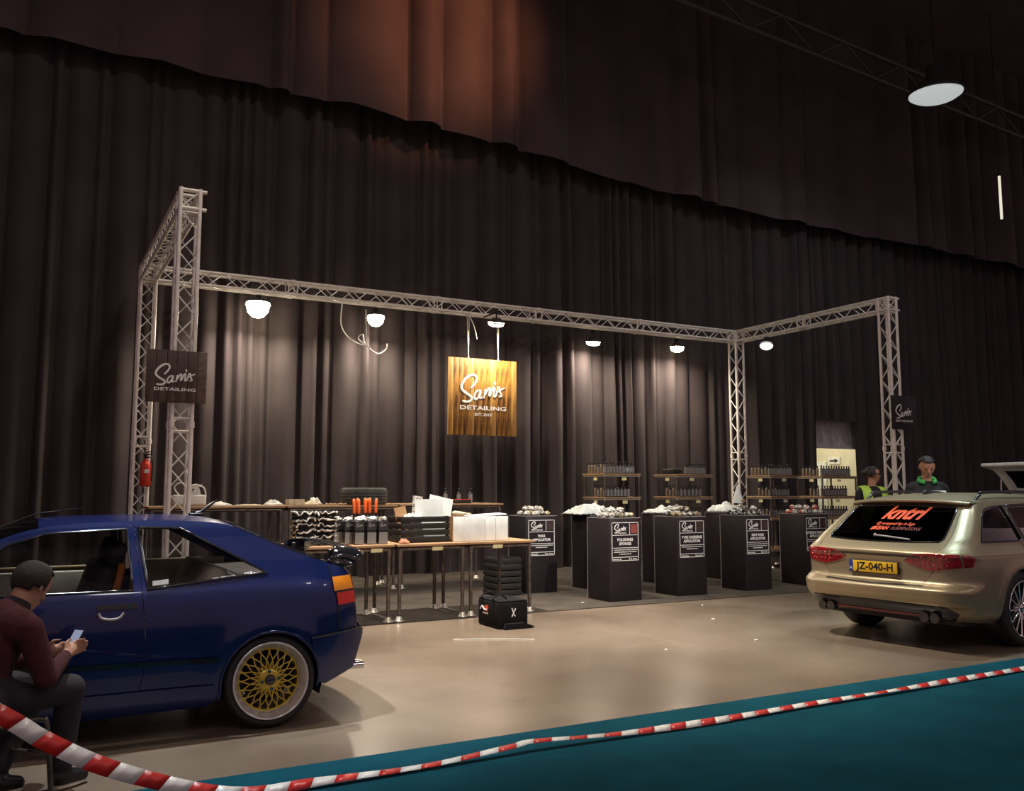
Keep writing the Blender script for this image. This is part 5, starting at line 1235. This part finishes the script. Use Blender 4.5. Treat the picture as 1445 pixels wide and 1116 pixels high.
for sg in (-1, 1):
    rows = []
    for f, z in ((-.10, 1.40), (-.04, 1.47), (.03, 1.46), (.10, 1.42), (.145, 1.32), (.155, 1.20), (.15, 1.05), (.145, .92)):
        rows.append((W(f, sg * (.075 if z > 1.25 else .06), z), W(f * .72, sg * .185, z - .015)))
    vs = [v for r_ in rows for v in r_]; mb.add(vs, [(2 * i, 2 * i + 1, 2 * i + 3, 2 * i + 2) for i in range(len(rows) - 1)], 0, True)
    sid = [(W(f * .72 if f > 0 else f, sg * .188, z), W(-.10, sg * .17, z)) for f, z in ((.155, 1.20), (.15, 1.05), (.145, .92))]
    vs = [v for r_ in sid for v in r_]; mb.add(vs, [(2 * i, 2 * i + 1, 2 * i + 3, 2 * i + 2) for i in range(2)], 0, True)
vs = [W(-.14, -.18, 1.40), W(-.14, .18, 1.40), W(-.15, .17, .92), W(-.15, -.17, .92)]; mb.add(vs, [(0, 1, 2, 3)])
v_ = mb.build('safety_vest', M['hivis'], p1); md = v_.modifiers.new('t', 'SOLIDIFY'); md.thickness = .012; md.offset = 1
mb = MB()
for sg in (-1, 1): mb.add([W(.162, sg * .055, 1.05), W(.122, sg * .192, 1.04), W(.122, sg * .192, 1.10), W(.164, sg * .058, 1.11)], [(0, 1, 2, 3)])
mb.build('reflective_band', M['edge_light'], v_)
# man behind the gold car looking down
p2, hp, fd, ud, kk, W = standing((10.06, 7.42, 0), -2.25, 1.88, ['skin', 'shirt_black', 'jeans_dark', 'cap_black'], 'dark haired man in black and white top with green collar looking down', head_tilt=.42, k=1.08)
hair_cap(p2, hp, fd, ud, kk, 'hair_dark', lambda a, b, d: d > .050 or (b < .02 and d > -.035) or (b < -.04 and d > -.06), r=(.092, .110, .100))
vs = []; A = [(-1.15 + 2.3 * i / 16) for i in range(17)]
for z in (1.285, 1.345):
    for a in A: vs.append(W(.155 * math.cos(a), .205 * math.sin(a), z))
b_ = MB().add(vs, [(i, i + 1, 17 + i + 1, 17 + i) for i in range(16)], 0, True).build('white_chest_band', M['shirt_white'], p2); md = b_.modifiers.new('t', 'SOLIDIFY'); md.thickness = .006; md.offset = 1
vs = []; A = [(.45 + (2 * PI - .9) * i / 20) for i in range(21)]
for rr, z in ((.072, 1.44), (.085, 1.49), (.098, 1.45)):
    for a in A: vs.append(W(rr * math.cos(a) + .01, rr * 1.15 * math.sin(a), z - .03 * math.cos(a)))
c_ = MB().add(vs, [(j * 21 + i, j * 21 + i + 1, (j + 1) * 21 + i + 1, (j + 1) * 21 + i) for j in range(2) for i in range(20)], 0, True).build('green_collar', M['collar_green'], p2); md = c_.modifiers.new('t', 'SOLIDIFY'); md.thickness = .006
MB().ball(Vector(hp) + fd * .088 * kk - ud * .040 * kk, (.018, .018, .007), 10, 6).build('moustache', M['hair_dark'], p2)

# ------------------------------------------------------------------ red and white barrier tape
def tape():
    ctrl = [(-.75, 4.40, .98), (-.049, 4.40, .514), (.115, 4.40, .392), (.371, 4.40, .240), (.731, 4.40, .095), (1.0, 4.40, .035), (1.326, 4.39, .040), (1.9, 4.40, .030), (2.40, 4.42, .052), (2.56, 4.43, .060), (3.1, 4.40, .036), (3.75, 4.37, .034), (4.6, 4.40, .032), (5.6, 4.40, .034), (7.09, 4.43, .032), (9.0, 4.43, .034), (12.0, 4.45, .034)]
    P = catmull(ctrl, 24); t = thing('barrier_tape', 'red and white striped barrier tape strung low across the blue carpet', 'tape', (0, 0, 0))
    L = [0]
    for a, b in zip(P, P[1:]): L.append(L[-1] + (b - a).length)
    st = .115; segs = {}; rnd = random.Random(2)
    def frame(s):
        for i in range(len(L) - 1):
            if L[i + 1] >= s: break
        k = (s - L[i]) / max(L[i + 1] - L[i], 1e-6); p = P[i].lerp(P[i + 1], k); d = (P[i + 1] - P[i]).normalized()
        flat = 0.15 + .70 * max(0, min(1, (p.x - .6) / .8)) + .10 * math.sin(s * 2.3) + .06 * math.sin(s * 5.1)
        up = Vector((0, math.sin(flat * PI / 2), math.cos(flat * PI / 2))); up = (up - d * up.dot(d)).normalized(); wd = .038 - .011 * max(0, min(1, (p.x - .3) / .8))
        return p, d, up, wd
    n = int(L[-1] / st)
    for i in range(n):
        vs = []
        for k in range(4):
            for sgn in (-1, 1):
                p, d, up, wd = frame(min(L[-1] - 1e-4, (i + k / 3) * st + sgn * .016)); q = p + up * wd * sgn; q.z = max(q.z, .0145); vs.append(q)
        o = MB().add(vs, [(2 * j, 2 * j + 1, 2 * j + 3, 2 * j + 2) for j in range(3)], 0, True).build('red_stripe' if i % 2 else 'white_stripe', M['tape_red' if i % 2 else 'tape_white'], t)
        md = o.modifiers.new('t', 'SOLIDIFY'); md.thickness = .0012
    return t
tape()
bpst = thing('barrier_post', 'black barrier post holding the striped tape beside the chair', 'post', (-.80, 4.40, 0))
MB().lathe([(.001, .012), (.16, .012), (.16, .022), (.03, .05), (.022, .06), (.022, 1.0), (.001, 1.01)], n=24).build('pole', M['black_metal'], bpst)

# ------------------------------------------------------------------ white car with its tailgate raised, behind the gold car
wc = thing('white_car', 'white car with raised tailgate standing behind the gold estate car', 'car', (12.40, 7.42, 0))
WP = [(.0, .30), (-.08, .50), (-.05, .85), (.05, .95), (.45, 1.36), (1.0, 1.43), (1.9, 1.42), (2.35, 1.33), (3.0, .98), (3.7, .86), (4.1, .66), (4.12, .30), (3.68, .25)] + arc(3.35, .31, .34, -10, 190, 10) + [(2.9, .22), (1.2, .22)] + arc(.85, .31, .34, -10, 190, 10)
def wmap(sg): return lambda s, z: (s, sg * (.87 - .03 * max(0, .6 - z) - max(0, z - .92) * .52 - (.25 * ((s - 3.3) / .8) ** 2 if s > 3.3 else 0)), z)
for sg in (-1, 1):
    wins = [[(.42, .96), (.62, 1.30), (1.12, 1.35), (1.12, .96)], [(1.18, .96), (1.18, 1.35), (1.85, 1.35), (2.2, 1.27), (2.7, .99), (2.7, .96)]]
    panel('body_side', WP, wmap(sg), M['paint_white'], wc, holes=wins, step=.12)
    for w_ in wins: panel('side_window', w_, wmap(sg), M['tint_glass'], wc, step=.3)
    for s in (.85, 3.35):
        w_ = MB().lathe([(.20, 0), (.27, -.005), (.305, .03), (.305, .17), (.27, .2), (.20, .2)], n=32, axis='Y').build('wheel', M['rubber'], wc, (s, sg * .86, .31), (0, 0, 0 if sg < 0 else PI))
        MB().lathe([(.001, .03), (.06, .02), (.19, .03), (.205, .0), (.205, .1)], n=28, axis='Y').build('rim', M['chrome'], w_)
WT = [(.45, 1.36), (1.0, 1.43), (1.9, 1.42), (2.35, 1.33), (3.0, .98), (3.7, .86), (4.1, .66)]
def wtop(s, b): z = lerp_tab(WT, s); q = 2 * b - 1; return (s, q * wmap(1)(s, z)[1], z + .03 * (1 - q * q))
panel('roof', [(.45, 0), (2.35, 0), (2.35, 1), (.45, 1)], wtop, M['paint_white'], wc, step=.15); panel('windscreen', [(2.35, 0), (3.0, 0), (3.0, 1), (2.35, 1)], wtop, M['car_glass'], wc, step=.15); panel('bonnet', [(3.0, 0), (4.1, 0), (4.1, 1), (3.0, 1)], wtop, M['paint_white'], wc, step=.15)
MB().box((-.02, 0, .45), (.12, 1.66, .32), bev=.05).build('rear_bumper', M['paint_white'], wc); MB().box((2.0, 0, .28), (3.9, 1.5, .06)).build('underbody', M['interior_dark'], wc)
MB().box((4.05, 0, .45), (.12, 1.3, .3), bev=.05).build('front_bumper', M['paint_white'], wc)
# raised tailgate: frame with open window hole, hinged at the roof edge
hx, hz = .45, 1.40; TD = Vector((-math.cos(.76), 0, math.sin(.76))); TN = Vector((math.sin(.76), 0, math.cos(.76)))
def tmap(off): return lambda a, y: tuple(Vector((hx, y, hz)) + TD * a + TN * (off + .05 * math.sin(min(1, a / .7) * PI) - max(0, a - .5) * .45))
tout = [(0, -.62), (.45, -.68), (.68, -.72), (.70, 0), (.68, .72), (.45, .68), (0, .62)]; thole = [(.07, -.54), (.46, -.60), (.46, .60), (.07, .54)]
tgw = panel('tailgate', tout, tmap(.03), M['paint_white'], wc, holes=[thole], step=.08)
panel('tailgate_lining', tout, tmap(-.03), M['paint_white'], tgw, holes=[thole], step=.08)
outline_tube('tailgate_edge', tout, tmap(0), .030, M['paint_white'], tgw, sub=5); outline_tube('tailgate_edge', thole, tmap(0), .022, M['paint_white'], tgw, sub=5)
panel('tailgate_window', thole, tmap(.03), M['tint_glass'], tgw, step=.2)
for sg in (-1, 1): MB().cyl((.20, sg * .66, 1.12), Vector((hx, sg * .66, hz)) + TD * .30, .012, 8).build('gas_strut', M['chrome'], tgw)
